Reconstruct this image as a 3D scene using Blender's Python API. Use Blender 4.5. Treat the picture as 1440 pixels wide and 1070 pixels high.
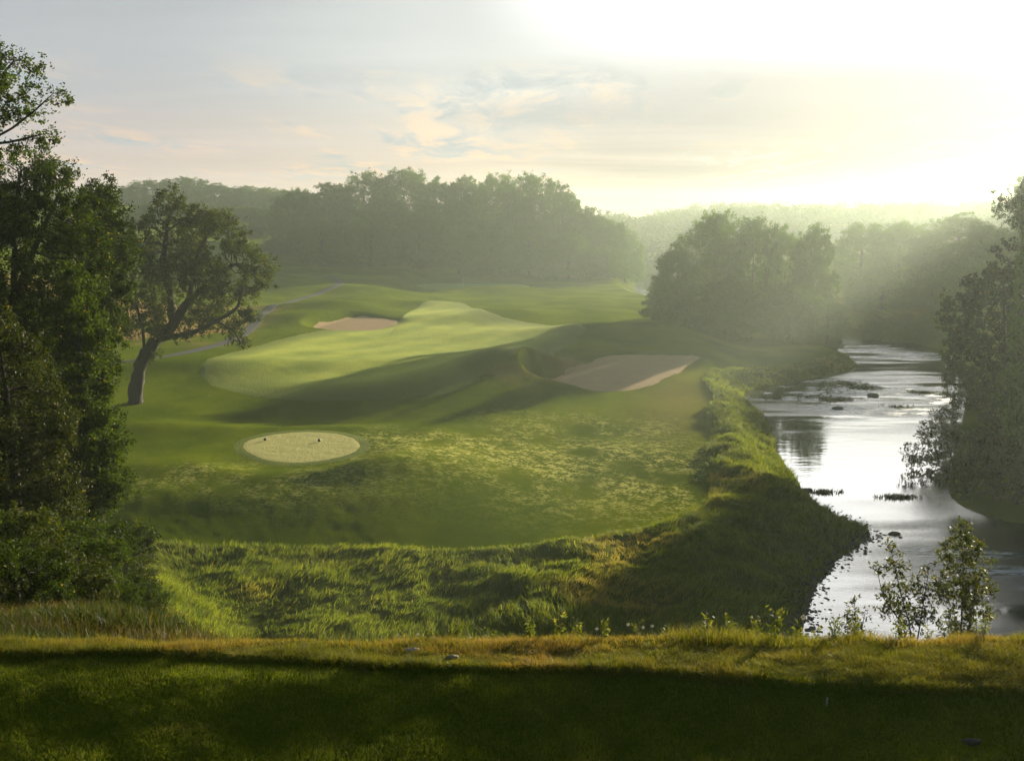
import bpy, math, random
import numpy as np
R = math.radians
for o in list(bpy.data.objects): bpy.data.objects.remove(o)
scene = bpy.context.scene
COL = scene.collection

# ------------------------------------------------------------------ camera
F, HOR, CAMZ = 1544.0, 310.0, 22.0
PITCH = math.atan((535.0 - HOR) / F)
cam = bpy.data.cameras.new("camera"); cam_o = bpy.data.objects.new("camera", cam); COL.objects.link(cam_o)
cam.sensor_width = 36.0; cam.lens = 36.0 * F / 1440.0
cam.clip_start = 0.1; cam.clip_end = 9000.0
cam_o.location = (0, 0, CAMZ); cam_o.rotation_euler = (math.pi / 2 - PITCH, 0, 0)
scene.camera = cam_o

# ------------------------------------------------------------------ light
SUN_AZ, SUN_EL = R(34.5), R(10.0)
SUN_STRENGTH = 5.0
EXPOSURE = 1.6
SKY_STRENGTH = 0.05
HAZE_DENSITY = 0.00025
HAZE_G = 0.62
sun_dir = np.array([math.sin(SUN_AZ) * math.cos(SUN_EL), math.cos(SUN_AZ) * math.cos(SUN_EL), math.sin(SUN_EL)])
sl = bpy.data.lights.new("sun", 'SUN'); sl.energy = SUN_STRENGTH; sl.angle = R(0.5); sl.color = (1.0, 0.89, 0.66)
so = bpy.data.objects.new("sun", sl); COL.objects.link(so)
so.rotation_euler = (math.pi / 2 - SUN_EL, 0, math.pi - SUN_AZ)
so.location = tuple(sun_dir * 100)

scene.view_settings.view_transform = 'Standard'; scene.view_settings.look = 'None'
scene.view_settings.gamma = 1.0; scene.view_settings.exposure = EXPOSURE
scene.view_settings.use_curve_mapping = False
scene.render.engine = 'CYCLES'
cy = scene.cycles
cy.use_denoising = True; cy.use_adaptive_sampling = True; cy.adaptive_threshold = 0.02
try: cy.denoiser = 'OPENIMAGEDENOISE'
except Exception: pass
cy.max_bounces = 5; cy.diffuse_bounces = 2; cy.glossy_bounces = 2; cy.transmission_bounces = 2; cy.volume_bounces = 0
cy.caustics_reflective = False; cy.caustics_refractive = False

# ------------------------------------------------------------------ node helpers
class NT:
    def __init__(s, tree): s.t = tree; s.n = tree.nodes; s.l = tree.links; s.n.clear()
    def new(s, typ, **kw):
        n = s.n.new(typ)
        for k, v in kw.items(): setattr(n, k, v)
        return n
    def put(s, sock, v):
        if isinstance(v, bpy.types.NodeSocket): s.l.new(v, sock)
        elif isinstance(v, (tuple, list)):
            v = tuple(v)
            if sock.type == 'RGBA' and len(v) == 3: v = v + (1,)
            sock.default_value = v
        else: sock.default_value = v
    def math(s, op, a, b=None, c=None, clamp=False):
        n = s.new('ShaderNodeMath', operation=op, use_clamp=clamp)
        s.put(n.inputs[0], a)
        if b is not None: s.put(n.inputs[1], b)
        if c is not None: s.put(n.inputs[2], c)
        return n.outputs[0]
    def ss(s, a, b, x):
        n = s.new('ShaderNodeMapRange', interpolation_type='SMOOTHSTEP')
        s.put(n.inputs[0], x); s.put(n.inputs[1], a); s.put(n.inputs[2], b)
        n.inputs[3].default_value = 0; n.inputs[4].default_value = 1
        return n.outputs[0]
    def mix(s, f, a, b, blend='MIX'):
        n = s.new('ShaderNodeMix', data_type='RGBA', blend_type=blend)
        s.put(n.inputs[0], f); s.put(n.inputs[6], a); s.put(n.inputs[7], b)
        return n.outputs[2]
    def noise(s, vec, scale, detail=4, rough=0.55, dist=0.0):
        n = s.new('ShaderNodeTexNoise'); s.put(n.inputs['Vector'], vec)
        n.inputs['Scale'].default_value = scale; n.inputs['Detail'].default_value = detail
        n.inputs['Roughness'].default_value = rough; n.inputs['Distortion'].default_value = dist
        return n.outputs['Fac']
    def mapping(s, vec, scale=(1, 1, 1), rot=(0, 0, 0), loc=(0, 0, 0)):
        n = s.new('ShaderNodeMapping'); s.put(n.inputs['Vector'], vec)
        n.inputs['Scale'].default_value = scale; n.inputs['Rotation'].default_value = rot; n.inputs['Location'].default_value = loc
        return n.outputs[0]
    def attr(s, name, kind='Fac'):
        n = s.new('ShaderNodeAttribute', attribute_name=name); return n.outputs[kind]
    def scale(s, col, k):
        n = s.new('ShaderNodeVectorMath', operation='SCALE'); s.put(n.inputs[0], col); s.put(n.inputs['Scale'], k)
        return n.outputs[0]

# ------------------------------------------------------------------ sky
world = bpy.data.worlds.new("World"); scene.world = world; world.use_nodes = True
w = NT(world.node_tree)
w_out = w.new('ShaderNodeOutputWorld'); w_bg = w.new('ShaderNodeBackground'); w.l.new(w_bg.outputs[0], w_out.inputs[0])
sky = w.new('ShaderNodeTexSky', sky_type='NISHITA'); sky.sun_disc = False
sky.sun_elevation = SUN_EL; sky.sun_rotation = SUN_AZ; sky.air_density = 1.0; sky.dust_density = 1.5; sky.ozone_density = 1.0
tc = w.new('ShaderNodeTexCoord'); D = tc.outputs['Generated']
sep = w.new('ShaderNodeSeparateXYZ'); w.l.new(D, sep.inputs[0]); dz = sep.outputs[2]
dot = w.new('ShaderNodeVectorMath', operation='DOT_PRODUCT'); w.l.new(D, dot.inputs[0]); dot.inputs[1].default_value = tuple(sun_dir)
dp = dot.outputs['Value']
# cloud plane coordinates: project the direction on a flat layer high above
zc = w.math('MAXIMUM', w.math('ADD', dz, 0.035), 0.02)
cvec = w.new('ShaderNodeCombineXYZ')
w.put(cvec.inputs[0], w.math('DIVIDE', sep.outputs[0], zc)); w.put(cvec.inputs[1], w.math('DIVIDE', sep.outputs[1], zc))
n1 = w.noise(w.mapping(cvec.outputs[0], (0.55, 0.20, 1)), 1.0, 8, 0.62, 0.6)
n2 = w.noise(w.mapping(cvec.outputs[0], (2.3, 0.75, 1), loc=(3.1, 1.2, 0)), 1.0, 8, 0.66, 0.7)
streak = w.ss(0.50, 0.66, n1); ripple = w.ss(0.47, 0.68, n2)
low = w.ss(0.015, 0.14, dz)                                   # 0 at the horizon, 1 higher up
# the veil of cloud: grey violet away from the sun, rose and cream towards it, white about it
K = 1.0 / (SKY_STRENGTH * 2 ** EXPOSURE)
n0 = w.noise(w.mapping(cvec.outputs[0], (0.16, 0.34, 1), loc=(1.7, .4, 0)), 1.0, 7, 0.6, 0.3)
dq = w.math('ADD', dp, w.math('MULTIPLY', w.math('SUBTRACT', n0, 0.5), 0.22))
far_c = w.mix(low, (0.66 * K, 0.54 * K, 0.50 * K), (0.50 * K, 0.52 * K, 0.55 * K))
mid_c = w.mix(low, (0.68 * K, 0.54 * K, 0.44 * K), (0.74 * K, 0.76 * K, 0.74 * K))
near_c = w.mix(low, (0.10 * K, 0.09 * K, 0.20 * K), (0.60 * K, 0.60 * K, 0.60 * K))
c = w.mix(w.ss(0.62, 0.84, dq), far_c, mid_c)
c = w.mix(w.ss(0.80, 0.93, dq), c, near_c)
hi = w.math('ADD', 1.0, w.math('MULTIPLY', w.math('MULTIPLY', w.ss(0.11, 0.26, dz), w.ss(0.80, 0.95, dp)), 5.0))  # added brightness high by the sun, mostly unseen, to whiten the river's reflection
c = w.scale(c, hi)
glow = w.math('MULTIPLY', w.math('POWER', w.math('MAXIMUM', dp, 0.0), 90.0), 0.25 * K)
gl = w.mix(1.0, c, w.scale((1.0, 0.95, 0.8), glow), 'ADD')
# ripples: lit cloud edges and blue grey undersides in long low bands
band = w.math('MULTIPLY', w.ss(0.025, 0.05, dz), w.math('SUBTRACT', 1.0, w.ss(0.10, 0.15, dz)))
patch = w.math('MULTIPLY', band, w.math('MULTIPLY', w.ss(0.46, 0.58, n1), w.ss(0.46, 0.60, n2)))
c2 = w.mix(w.math('MULTIPLY', patch, 0.85), gl, w.mix(w.ss(.8, .93, dp), (0.42 * K, 0.50 * K, 0.56 * K), (0.36 * K, 0.42 * K, 0.46 * K)))
warm = w.math('MULTIPLY', band, w.math('MULTIPLY', w.ss(0.44, 0.56, n1), w.ss(0.52, 0.40, n2)))
c3 = w.mix(w.math('MULTIPLY', warm, 0.8), c2, w.mix(1.0, c2, (1.36, 1.14, 0.92), 'MULTIPLY'))
tone = w.math('ADD', 0.86, w.math('MULTIPLY', w.noise(w.mapping(cvec.outputs[0], (0.2, 0.7, 1)), 1.0, 6, 0.6), 0.28))
c3 = w.scale(c3, tone)
# the veil thins overhead and behind, where the clear sky shows
veil = w.math('MULTIPLY', w.math('SUBTRACT', 1.0, w.ss(0.30, 0.52, dz)), w.ss(0.1, 0.55, dp))
final = w.mix(w.math('MULTIPLY', veil, 0.93), sky.outputs[0], c3)
w.l.new(final, w_bg.inputs[0]); w_bg.inputs[1].default_value = SKY_STRENGTH

# ------------------------------------------------------------------ numeric helpers
RNG = np.random.default_rng(7)
_T = np.random.default_rng(3).random((257, 257)); _T[256] = _T[0]; _T[:, 256] = _T[:, 0]
def vnoise(x, y):
    xi = np.floor(x).astype(int); yi = np.floor(y).astype(int); fx = x - xi; fy = y - yi
    fx = fx * fx * (3 - 2 * fx); fy = fy * fy * (3 - 2 * fy); xi &= 255; yi &= 255
    return (_T[xi, yi] * (1 - fx) * (1 - fy) + _T[xi + 1, yi] * fx * (1 - fy) + _T[xi, yi + 1] * (1 - fx) * fy + _T[xi + 1, yi + 1] * fx * fy)
def fbm(x, y, oct=4, g=0.5):
    s = 0; a = 1; t = 0
    for k in range(oct):
        s = s + a * vnoise(x * 2 ** k + 17.3 * k, y * 2 ** k + 9.1 * k); t += a; a *= g
    return s / t - 0.5
def sst(a, b, x):
    t = np.clip((x - a) / (b - a), 0, 1); return t * t * (3 - 2 * t)
def pchip(pts):
    xs = np.array([p[0] for p in pts], float); ys = np.array([p[1] for p in pts], float)
    h = np.diff(xs); d = np.diff(ys) / h; m = np.zeros_like(xs)
    m[0], m[-1] = d[0], d[-1]
    for i in range(1, len(xs) - 1):
        m[i] = 0 if d[i - 1] * d[i] <= 0 else 2 / (1 / d[i - 1] + 1 / d[i])
    def f(x):
        x = np.clip(x, xs[0], xs[-1]); i = np.clip(np.searchsorted(xs, x) - 1, 0, len(xs) - 2)
        t = (x - xs[i]) / h[i]
        return ((1 + 2 * t) * (1 - t) ** 2 * ys[i] + t * (1 - t) ** 2 * h[i] * m[i] + t * t * (3 - 2 * t) * ys[i + 1] + t * t * (t - 1) * h[i] * m[i + 1])
    return f
SP, CP = math.sin(PITCH), math.cos(PITCH)
def ray(u, v):
    a = (u - 720.0) / F; b = (535.0 - v) / F
    return np.array([a, CP + b * SP, -SP + b * CP])          # scaled so that forward depth grows by about 1
def P(u, v, z):
    d = ray(u, v); t = (z - CAMZ) / d[2]; return np.array([d[0] * t, d[1] * t])
def at_depth(u, v, y):
    d = ray(u, v); t = y / d[1]; return np.array([d[0] * t, y, CAMZ + d[2] * t])
def chaikin(p, n=2, closed=True):
    p = np.array(p, float)
    for _ in range(n):
        q = np.roll(p, -1, 0)
        a, b = 0.75 * p + 0.25 * q, 0.25 * p + 0.75 * q
        r = np.empty((len(p) * 2, p.shape[1])); r[0::2] = a; r[1::2] = b
        if not closed: r = np.vstack([p[:1], r[:-2], p[-1:]])
        p = r
    return p
def resample(p, n):
    q = np.vstack([p, p[:1]]); s = np.r_[0, np.cumsum(np.linalg.norm(np.diff(q, axis=0), axis=1))]
    t = np.linspace(0, s[-1], n, endpoint=False)
    return np.stack([np.interp(t, s, q[:, k]) for k in range(p.shape[1])], 1)
def sdist(x, y, poly):
    """signed distance to a closed polygon, positive outside"""
    x = np.asarray(x, float); y = np.asarray(y, float)
    best = np.full(x.shape, 1e18); ins = np.zeros(x.shape, bool)
    q = np.roll(poly, -1, 0)
    for (ax, ay), (bx, by) in zip(poly, q):
        ex, ey = bx - ax, by - ay; wx, wy = x - ax, y - ay
        t = np.clip((wx * ex + wy * ey) / (ex * ex + ey * ey + 1e-12), 0, 1)
        best = np.minimum(best, (wx - ex * t) ** 2 + (wy - ey * t) ** 2)
        cnd = ((ay <= y) & (by > y)) | ((by <= y) & (ay > y))
        if abs(by - ay) > 1e-12: ins ^= cnd & (x < ax + (y - ay) / (by - ay) * ex)
    d = np.sqrt(best); return np.where(ins, -d, d)

# ------------------------------------------------------------------ terrain
WATER = -3.5
left_shore = [(14, 50)] + [tuple(P(u, v, WATER)) for u, v in
    [(1126, 893), (1135, 850), (1160, 800), (1196, 776), (1230, 752), (1196, 736), (1150, 713), (1132, 690), (1104, 655), (1088, 625),
     (1082, 592), (1056, 569), (1038, 555), (1100, 541), (1180, 528), (1214, 512), (1166, 492)]] + [(57, 270), (48, 310), (42, 338), (42, 380), (50, 450), (70, 560)]
right_shore = [(90, 560), (66, 450), (58, 385), (57, 345), (68, 310), (82, 270), (86, 218)] + [tuple(P(u, v, WATER)) for u, v in
    [(1362, 520), (1360, 560), (1352, 600), (1344, 640), (1330, 688), (1348, 712), (1395, 727), (1440, 737)]] + [(60, 84), (90, 80), (140, 88), (140, 60), (80, 48), (45, 43), (25, 45)]
RIVER = chaikin(left_shore + right_shore, 2)
mow_edge = [(140, 762), (320, 765), (500, 768), (690, 768), (830, 752), (925, 735), (980, 712), (1003, 685), (985, 642), (1005, 618), (985, 588), (1008, 568), (982, 545), (1000, 527), (1110, 517), (1170, 505), (1170, 494)]
ROUGH = chaikin([tuple(P(u, v, -1.9)) for u, v in mow_edge] + [tuple(p) for p in reversed(left_shore[1:18])] + [(14, 50), (0, 46), (-14, 48), (-30, 62)], 1)
BUNKER = chaikin([tuple(P(u, v, z)) for u, v, z in [(746, 549, -1.0), (795, 533, -.8), (830, 520, -.5), (848, 503, .6), (880, 496, 1.2), (940, 496, 1.2), (988, 498, 1.0), (968, 511, .4), (935, 531, -.4), (905, 545, -.8), (850, 552, -1.0), (790, 553, -1.0)]], 2)
BUNKER2 = chaikin([tuple(P(u, v, 2.0)) for u, v in [(432, 458), (470, 451), (505, 446), (540, 448), (566, 451), (545, 456), (510, 460), (470, 461)]], 2)
near_prof = pchip([(-200, 21), (-5, 20.4), (0, 20.2), (3, 19.3), (5.5, 17.6), (6.8, 17.1), (8.0, 17.55), (9.0, 17.71), (9.7, 17.83), (10.2, 17.81), (10.5, 17.77), (11.0, 17.50), (11.4, 17.27), (14, 15.9), (20, 12.5), (30, 6.5), (40, 1.2), (48, -1.8), (54, -2.5), (60, -2.6)])
left_prof = pchip([(-200, 21), (-5, 20.4), (0, 20.2), (3, 19.3), (5.5, 17.6), (6.8, 17.1), (8.0, 17.55), (9.0, 17.71), (9.7, 17.83), (10.2, 17.84), (10.5, 17.83), (11.4, 17.58), (14, 16.72), (20, 14.55), (25, 12.8), (32, 10.3), (40, 7.6), (52, 4.4), (60, 1.8), (70, -.8), (80, -2.2), (90, -1.5)])
val_c = pchip([(40, -2.6), (66, -2.7), (74, -2.5), (79, -2.1), (84, -1.5), (92, -.75), (99, -.3), (114, -.2), (118, -.6), (123, -1.0), (140, -1.0), (160, -.9), (200, -.8), (230, .15), (260, 1.2), (320, .4), (355, -.4), (400, .2), (470, 1), (700, 4), (1100, 7), (3000, 12)])
val_l = pchip([(40, -2.6), (66, -2.3), (79, -1.7), (92, -.7), (99, -.2), (114, 0), (131, .5), (160, 1.4), (200, 2.0), (260, 2.4), (320, 2.4), (400, 3), (700, 5), (1100, 7), (3000, 12)])
val_r = pchip([(40, -2.6), (66, -2.7), (79, -2.3), (100, -1.9), (130, -1.3), (150, -.9), (170, .2), (190, .8), (230, .4), (300, .3), (400, .4), (470, 1), (700, 4), (1100, 7), (3000, 12)])
def G(x, y, cx, cy, h, rx, ry, rot=0.0):
    c, s = math.cos(rot), math.sin(rot); dx, dy = x - cx, y - cy
    return h * np.exp(-0.5 * (((dx * c + dy * s) / rx) ** 2 + ((-dx * s + dy * c) / ry) ** 2))
TEE_C = P(425, 628, -0.15); GREEN_C = P(663, 403.5, 0.4)
MOUNDS = []
def mound(u, v, z, h, rx, ry, rot=0.0): p = P(u, v, z); MOUNDS.append((p[0], p[1], h, rx, ry, rot))
mound(610, 540, 1.0, .8, 8, 3.5, .35); mound(690, 520, 1.8, 1.9, 8, 3.6, .4); mound(728, 510, 2, 2.6, 7.0, 4.2, .5)
mound(470, 440, 2.0, 2.2, 11, 7, .1); mound(420, 452, 2.0, 1.4, 9, 6); mound(470, 418, 1.5, 2.0, 16, 10); mound(700, 445, 1.2, 1.6, 9, 9, .4)
mound(830, 470, 1.5, 1.2, 14, 8); mound(620, 452, 1.2, .8, 14, 6); mound(560, 432, 1.2, 1.2, 12, 7); mound(900, 470, 1.0, 1.0, 14, 7, .3)
mound(500, 500, 1.0, .55, 12, 5, .3); mound(380, 520, .8, .5, 11, 5, .2); mound(590, 510, 1.0, .6, 12, 5, .4); mound(700, 412, .5, 1.8, 13, 7)
mound(270, 520, .8, .6, 8, 5); mound(560, 655, -.6, .6, 8, 4, .4); mound(330, 664, -.5, .45, 11, 3.4, -.12); mound(490, 664, -.5, .4, 9, 3.0, .15); mound(250, 705, -1.2, .5, 9, 3); mound(620, 700, -1.5, .5, 8, 5, .6); mound(240, 600, .2, .5, 8, 3)
mound(690, 600, -1.2, .5, 12, 4, .3); mound(900, 640, -1.5, .45, 9, 7)
def H(x, y):
    x = np.asarray(x, float); y = np.asarray(y, float)
    ratio = -x / np.maximum(y, 3.0)
    L = sst(.16, .40, ratio) * sst(10.5, 16, y)
    # the slope curls forward on the left and stays a bluff on the right
    near = near_prof(y + 0.0 * x) * (1 - L) + left_prof(y) * L
    wr = sst(-12, 6, x) * (1 - sst(118, 150, y)) + sst(20, 40, x) * sst(150, 190, y); wr = np.clip(wr, 0, 1)
    wl = sst(-24, -40, x)
    val = val_c(y) * (1 - wr) + val_r(y) * wr
    ystep = 122.5 + 46 * sst(-7, 36, x) + 5 * fbm(x * .07 + 3, y * .02, 2) + 3 * sst(-18, -34, x)
    val = val + 1.95 * sst(-3, 17, y - ystep) * (1 - sst(205, 260, y)) * (1 - sst(28, 44, x))
    val = val * (1 - wl) + val_l(y) * wl
    for m in MOUNDS: val = val + G(x, y, *m)
    val = val + 12 * sst(-52, -150, x) * sst(120, 250, y) + G(x, y, -50, 500, 13, 85, 48) + G(x, y, -240, 480, 10, 110, 120)
    val = val + 9 * sst(78, 150, x) * sst(60, 120, y)
    val = val + fbm(x * .06, y * .045, 3) * .55 * sst(60, 130, y) + fbm(x * .25, y * .2, 3) * .12
    val = val - 2.0 * sst(27, 40, x) * sst(146, 166, y) * (1 - sst(225, 245, y)) * (1 - sst(66, 80, x))
    # tee pad and green pad
    te = ((x - TEE_C[0]) / 6.6) ** 2 + ((y - TEE_C[1]) / 9.0) ** 2
    val = val * (1 - sst(2.7, .9, te)) + (-0.10 + (y - TEE_C[1]) * .012) * sst(2.7, .9, te)
    ge = ((x - GREEN_C[0]) / 20.0) ** 2 + ((y - GREEN_C[1]) / 13.0) ** 2
    val = val * (1 - sst(1.9, .9, ge)) + (0.5 + (y - GREEN_C[1]) * .045) * sst(1.9, .9, ge)
    # sand hollows
    near_b = (x > -10) & (x < 60) & (y > 120) & (y < 220)
    sd = np.full(x.shape, 50.0)
    if near_b.any(): sd[near_b] = sdist(x[near_b], y[near_b], BUNKER)
    sd = sd + fbm(x * .3, y * .3, 3) * 1.0
    floor_b = -1.05 + (y - 146) * .065
    k = sst(3.0, -.2, sd); val = val * (1 - k) + floor_b * k
    near_b = (x > -70) & (x < 0) & (y > 180) & (y < 270)
    sd = np.full(x.shape, 50.0)
    if near_b.any(): sd[near_b] = sdist(x[near_b], y[near_b], BUNKER2)
    k = sst(3.0, -.6, sd); val = val * (1 - k) + (1.3 + (y - 215) * .05) * k
    # rank grass: hummocks
    box = (x > -40) & (x < 75) & (y > 44) & (y < 225)
    rs = np.full(x.shape, 50.0)
    if box.any(): rs[box] = sdist(x[box], y[box], ROUGH)
    rk = sst(.5, -1.8, rs)
    val = val + rk * (.40 + fbm(x * .21, y * .21, 3) * 1.7 + fbm(x * .5, y * .5, 2) * .5)
    # join hill and valley
    yb = 49 + 32 * L
    t = sst(-9, 6, y - yb)
    z = near * (1 - t) + val * t
    # river
    box = (x > -15) & (x < 190) & (y > 15) & (y < 620)
    rv = np.full(x.shape, 99.0)
    if box.any(): rv[box] = sdist(x[box], y[box], RIVER)
    rough_line = fbm(x * .35, y * .35, 3) * 1.6
    bank = WATER + np.where(rv > 0, .10 + (rv + rough_line) * .42 + np.maximum(rv - 3, 0) * .3, rv * .35 - .02 + rough_line * .12)
    bank = np.where(rv < -6, WATER - 1.6, np.maximum(bank, WATER - 1.6))
    kk = .5
    z = np.where(rv < 25, np.minimum(z, bank) - np.maximum(kk - np.abs(z - bank), 0) ** 2 / (4 * kk) * (np.abs(z - bank) < kk), z)
    # distant rise
    r = np.hypot(x, y); z = z + 11 * sst(560, 740, r) + 16 * sst(560, 760, r) * fbm(x * .004 + 5, y * .004, 3)
    z = z + sst(16, 30, y) * 0
    z = z + fbm(x * 1.1, y * 1.1, 3) * .10 * sst(13, 18, y) * (1 - sst(140, 300, y)) * .6 + fbm(x * 2.3, y * 2.3, 3) * .05 * (y < 15) + fbm(x * .8 + 3, y * .8, 3) * .17 * sst(9.6, 10.4, y) * (y < 15)
    z = z + .06 * sst(-.03, .05, y - (9.72 - .10 * x + .05 * np.sin(x * 1.7))) * (y < 15) * (y > 8) * (np.abs(x) < 9)
    return z
def hit(u, v, y0=8.0, y1=2000.0):
    d = ray(u, v); ts = np.geomspace(y0, y1, 2600) / d[1]
    zz = CAMZ + d[2] * ts; g = H(d[0] * ts, d[1] * ts)
    i = np.argmax(zz < g)
    a, b = ts[max(i - 1, 0)], ts[i]
    t = .5 * (a + b); p = d * t
    return np.array([p[0], p[1], float(H(np.array([p[0]]), np.array([p[1]]))[0])])
def hz(x, y): return float(H(np.array([x], float), np.array([y], float))[0])

# ------------------------------------------------------------------ mesh helpers
def mesh_from(name, verts, faces, smooth=False, attrs=None, mats=None):
    """faces: (n,k) int array of one polygon size, or a list of such arrays"""
    me = bpy.data.meshes.new(name)
    fl = faces if isinstance(faces, list) else [faces]
    fl = [np.asarray(f, np.int32) for f in fl if len(f)]
    verts = np.asarray(verts, np.float32)
    me.vertices.add(len(verts)); me.vertices.foreach_set('co', verts.ravel())
    loops = np.concatenate([f.ravel() for f in fl]); sizes = np.concatenate([np.full(len(f), f.shape[1], np.int32) for f in fl])
    me.loops.add(len(loops)); me.loops.foreach_set('vertex_index', loops)
    me.polygons.add(len(sizes)); me.polygons.foreach_set('loop_start', np.r_[0, np.cumsum(sizes)[:-1]].astype(np.int32))
    me.polygons.foreach_set('loop_total', sizes)
    me.polygons.foreach_set('use_smooth', np.full(len(sizes), bool(smooth)))
    for k, a in (attrs or {}).items():
        a = np.asarray(a, np.float32)
        if a.ndim == 1: at = me.attributes.new(k, 'FLOAT', 'POINT'); at.data.foreach_set('value', a)
        else: at = me.attributes.new(k, 'FLOAT_COLOR', 'POINT'); at.data.foreach_set('color', a.ravel())
    me.update(calc_edges=True); me.validate()
    for m in (mats or []): me.materials.append(m)
    return me
def link(name, me, parent=None):
    o = bpy.data.objects.new(name, me); COL.objects.link(o)
    if parent is not None: o.parent = parent
    return o
def tag(o, label=None, cat=None, group=None, kind=None):
    if label: o['label'] = label
    if cat: o['category'] = cat
    if group: o['group'] = group
    if kind: o['kind'] = kind
    return o
def empty(name, loc): 
    o = bpy.data.objects.new(name, None); COL.objects.link(o); o.location = tuple(float(a) for a in loc); o.empty_display_size = .5
    return o
class MB:
    """collects pieces with any polygon size"""
    def __init__(s): s.v = []; s.f = {}; s.n = 0
    def add(s, v, faces):
        for f in faces: s.f.setdefault(len(f), []).append([i + s.n for i in f])
        s.v.append(np.asarray(v, float)); s.n += len(v)
    def tube(s, pts, rads, n=8, cap=True):
        pts = np.asarray(pts, float); vs = []; fs = []
        for i, p in enumerate(pts):
            d = pts[min(i + 1, len(pts) - 1)] - pts[max(i - 1, 0)]; d = d / (np.linalg.norm(d) + 1e-9)
            u = np.cross(d, (.31, .93, .17)); u /= np.linalg.norm(u); v = np.cross(d, u)
            for k in range(n):
                a = 2 * math.pi * k / n; vs.append(p + rads[i] * (math.cos(a) * u + math.sin(a) * v))
        for i in range(len(pts) - 1):
            for k in range(n): fs.append([i * n + k, i * n + (k + 1) % n, (i + 1) * n + (k + 1) % n, (i + 1) * n + k])
        if cap: fs.append(list(range(n))[::-1]); fs.append([(len(pts) - 1) * n + k for k in range(n)])
        s.add(vs, fs)
    def blob(s, c, r, seed=0, nu=12, nv=7, amp=.2):
        rg = np.random.default_rng(seed); ph = rg.random(6) * 6.28; vs = []; fs = []
        for j in range(nv + 1):
            th = math.pi * j / nv
            for i in range(nu):
                a = 2 * math.pi * i / nu
                k = 1 + amp * (math.sin(2 * a + ph[0]) * math.sin(th * 2 + ph[1]) + .6 * math.sin(3 * a + ph[2]) * math.sin(th * 3 + ph[3]))
                vs.append((c[0] + r[0] * k * math.sin(th) * math.cos(a), c[1] + r[1] * k * math.sin(th) * math.sin(a), c[2] + r[2] * k * math.cos(th)))
        for j in range(nv):
            for i in range(nu): fs.append([j * nu + i, (j + 1) * nu + i, (j + 1) * nu + (i + 1) % nu, j * nu + (i + 1) % nu])
        s.add(vs, fs)
    def build(s, name, m, parent=None, smooth=True):
        me = mesh_from(name, np.vstack(s.v), [np.array(x) for x in s.f.values()], smooth, None, [m])
        return link(name, me, parent)

# ------------------------------------------------------------------ materials
def new_mat(name):
    m = bpy.data.materials.new(name); m.use_nodes = True; t = NT(m.node_tree)
    out = t.new('ShaderNodeOutputMaterial'); return m, t, out
def principled(t, out, col, rough=.8, spec=.3, bump=None, bstr=.3, bdist=.05, sheen=0.0, sheen_tint=(1, 1, 1)):
    p = t.new('ShaderNodeBsdfPrincipled'); t.put(p.inputs['Base Color'], col); t.put(p.inputs['Roughness'], rough)
    t.put(p.inputs['Specular IOR Level'], spec)
    if sheen: t.put(p.inputs['Sheen Weight'], sheen); t.put(p.inputs['Sheen Tint'], sheen_tint); t.put(p.inputs['Sheen Roughness'], .45)
    if bump is not None:
        b = t.new('ShaderNodeBump'); t.put(b.inputs['Height'], bump); b.inputs['Strength'].default_value = bstr; b.inputs['Distance'].default_value = bdist
        t.l.new(b.outputs[0], p.inputs['Normal'])
    t.l.new(p.outputs[0], out.inputs[0]); return p
def geo_pos(t): return t.new('ShaderNodeNewGeometry').outputs['Position']

def leaf_mat(name, dark, light, yellow=(.20, .17, .02), ymix=.12, trans=.42, gloss=.25):
    m, t, out = new_mat(name)
    tint = t.attr('tint'); oi = t.new('ShaderNodeObjectInfo').outputs['Random']
    col = t.mix(tint, dark, light)
    col = t.mix(t.math('MULTIPLY', t.ss(1 - ymix, 1.0, t.math('FRACT', t.math('MULTIPLY', tint, 7.31))), .8), col, yellow)
    col = t.scale(col, t.math('ADD', .82, t.math('MULTIPLY', oi, .36)))
    p = t.new('ShaderNodeBsdfPrincipled'); t.put(p.inputs['Base Color'], col); p.inputs['Roughness'].default_value = .5
    p.inputs['Specular IOR Level'].default_value = gloss
    tr = t.new('ShaderNodeBsdfTranslucent'); t.put(tr.inputs[0], t.mix(1.0, t.scale(col, 2.3), (1.0, .95, .45), 'MULTIPLY'))
    mx = t.new('ShaderNodeMixShader'); mx.inputs[0].default_value = trans
    t.l.new(p.outputs[0], mx.inputs[1]); t.l.new(tr.outputs[0], mx.inputs[2]); t.l.new(mx.outputs[0], out.inputs[0])
    return m
M_leaf_dark = leaf_mat('leaf_dark', (.010, .019, .002), (.028, .046, .004), ymix=.03, trans=.32, gloss=.03)
M_leaf_mid = leaf_mat('leaf_mid', (.014, .027, .003), (.040, .064, .006), ymix=.04, trans=.38, gloss=.03)
M_leaf_hero = leaf_mat('leaf_old_tree', (.016, .026, .003), (.046, .061, .007), ymix=.05, trans=.36, gloss=.03)
M_leaf_warm = leaf_mat('leaf_warm', (.014, .023, .003), (.042, .054, .006), yellow=(.17, .12, .015), ymix=.07, trans=.30, gloss=.05)
M_leaf_far = leaf_mat('leaf_far', (.028, .056, .009), (.040, .076, .012), ymix=.0, trans=.45, gloss=.0)

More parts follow.
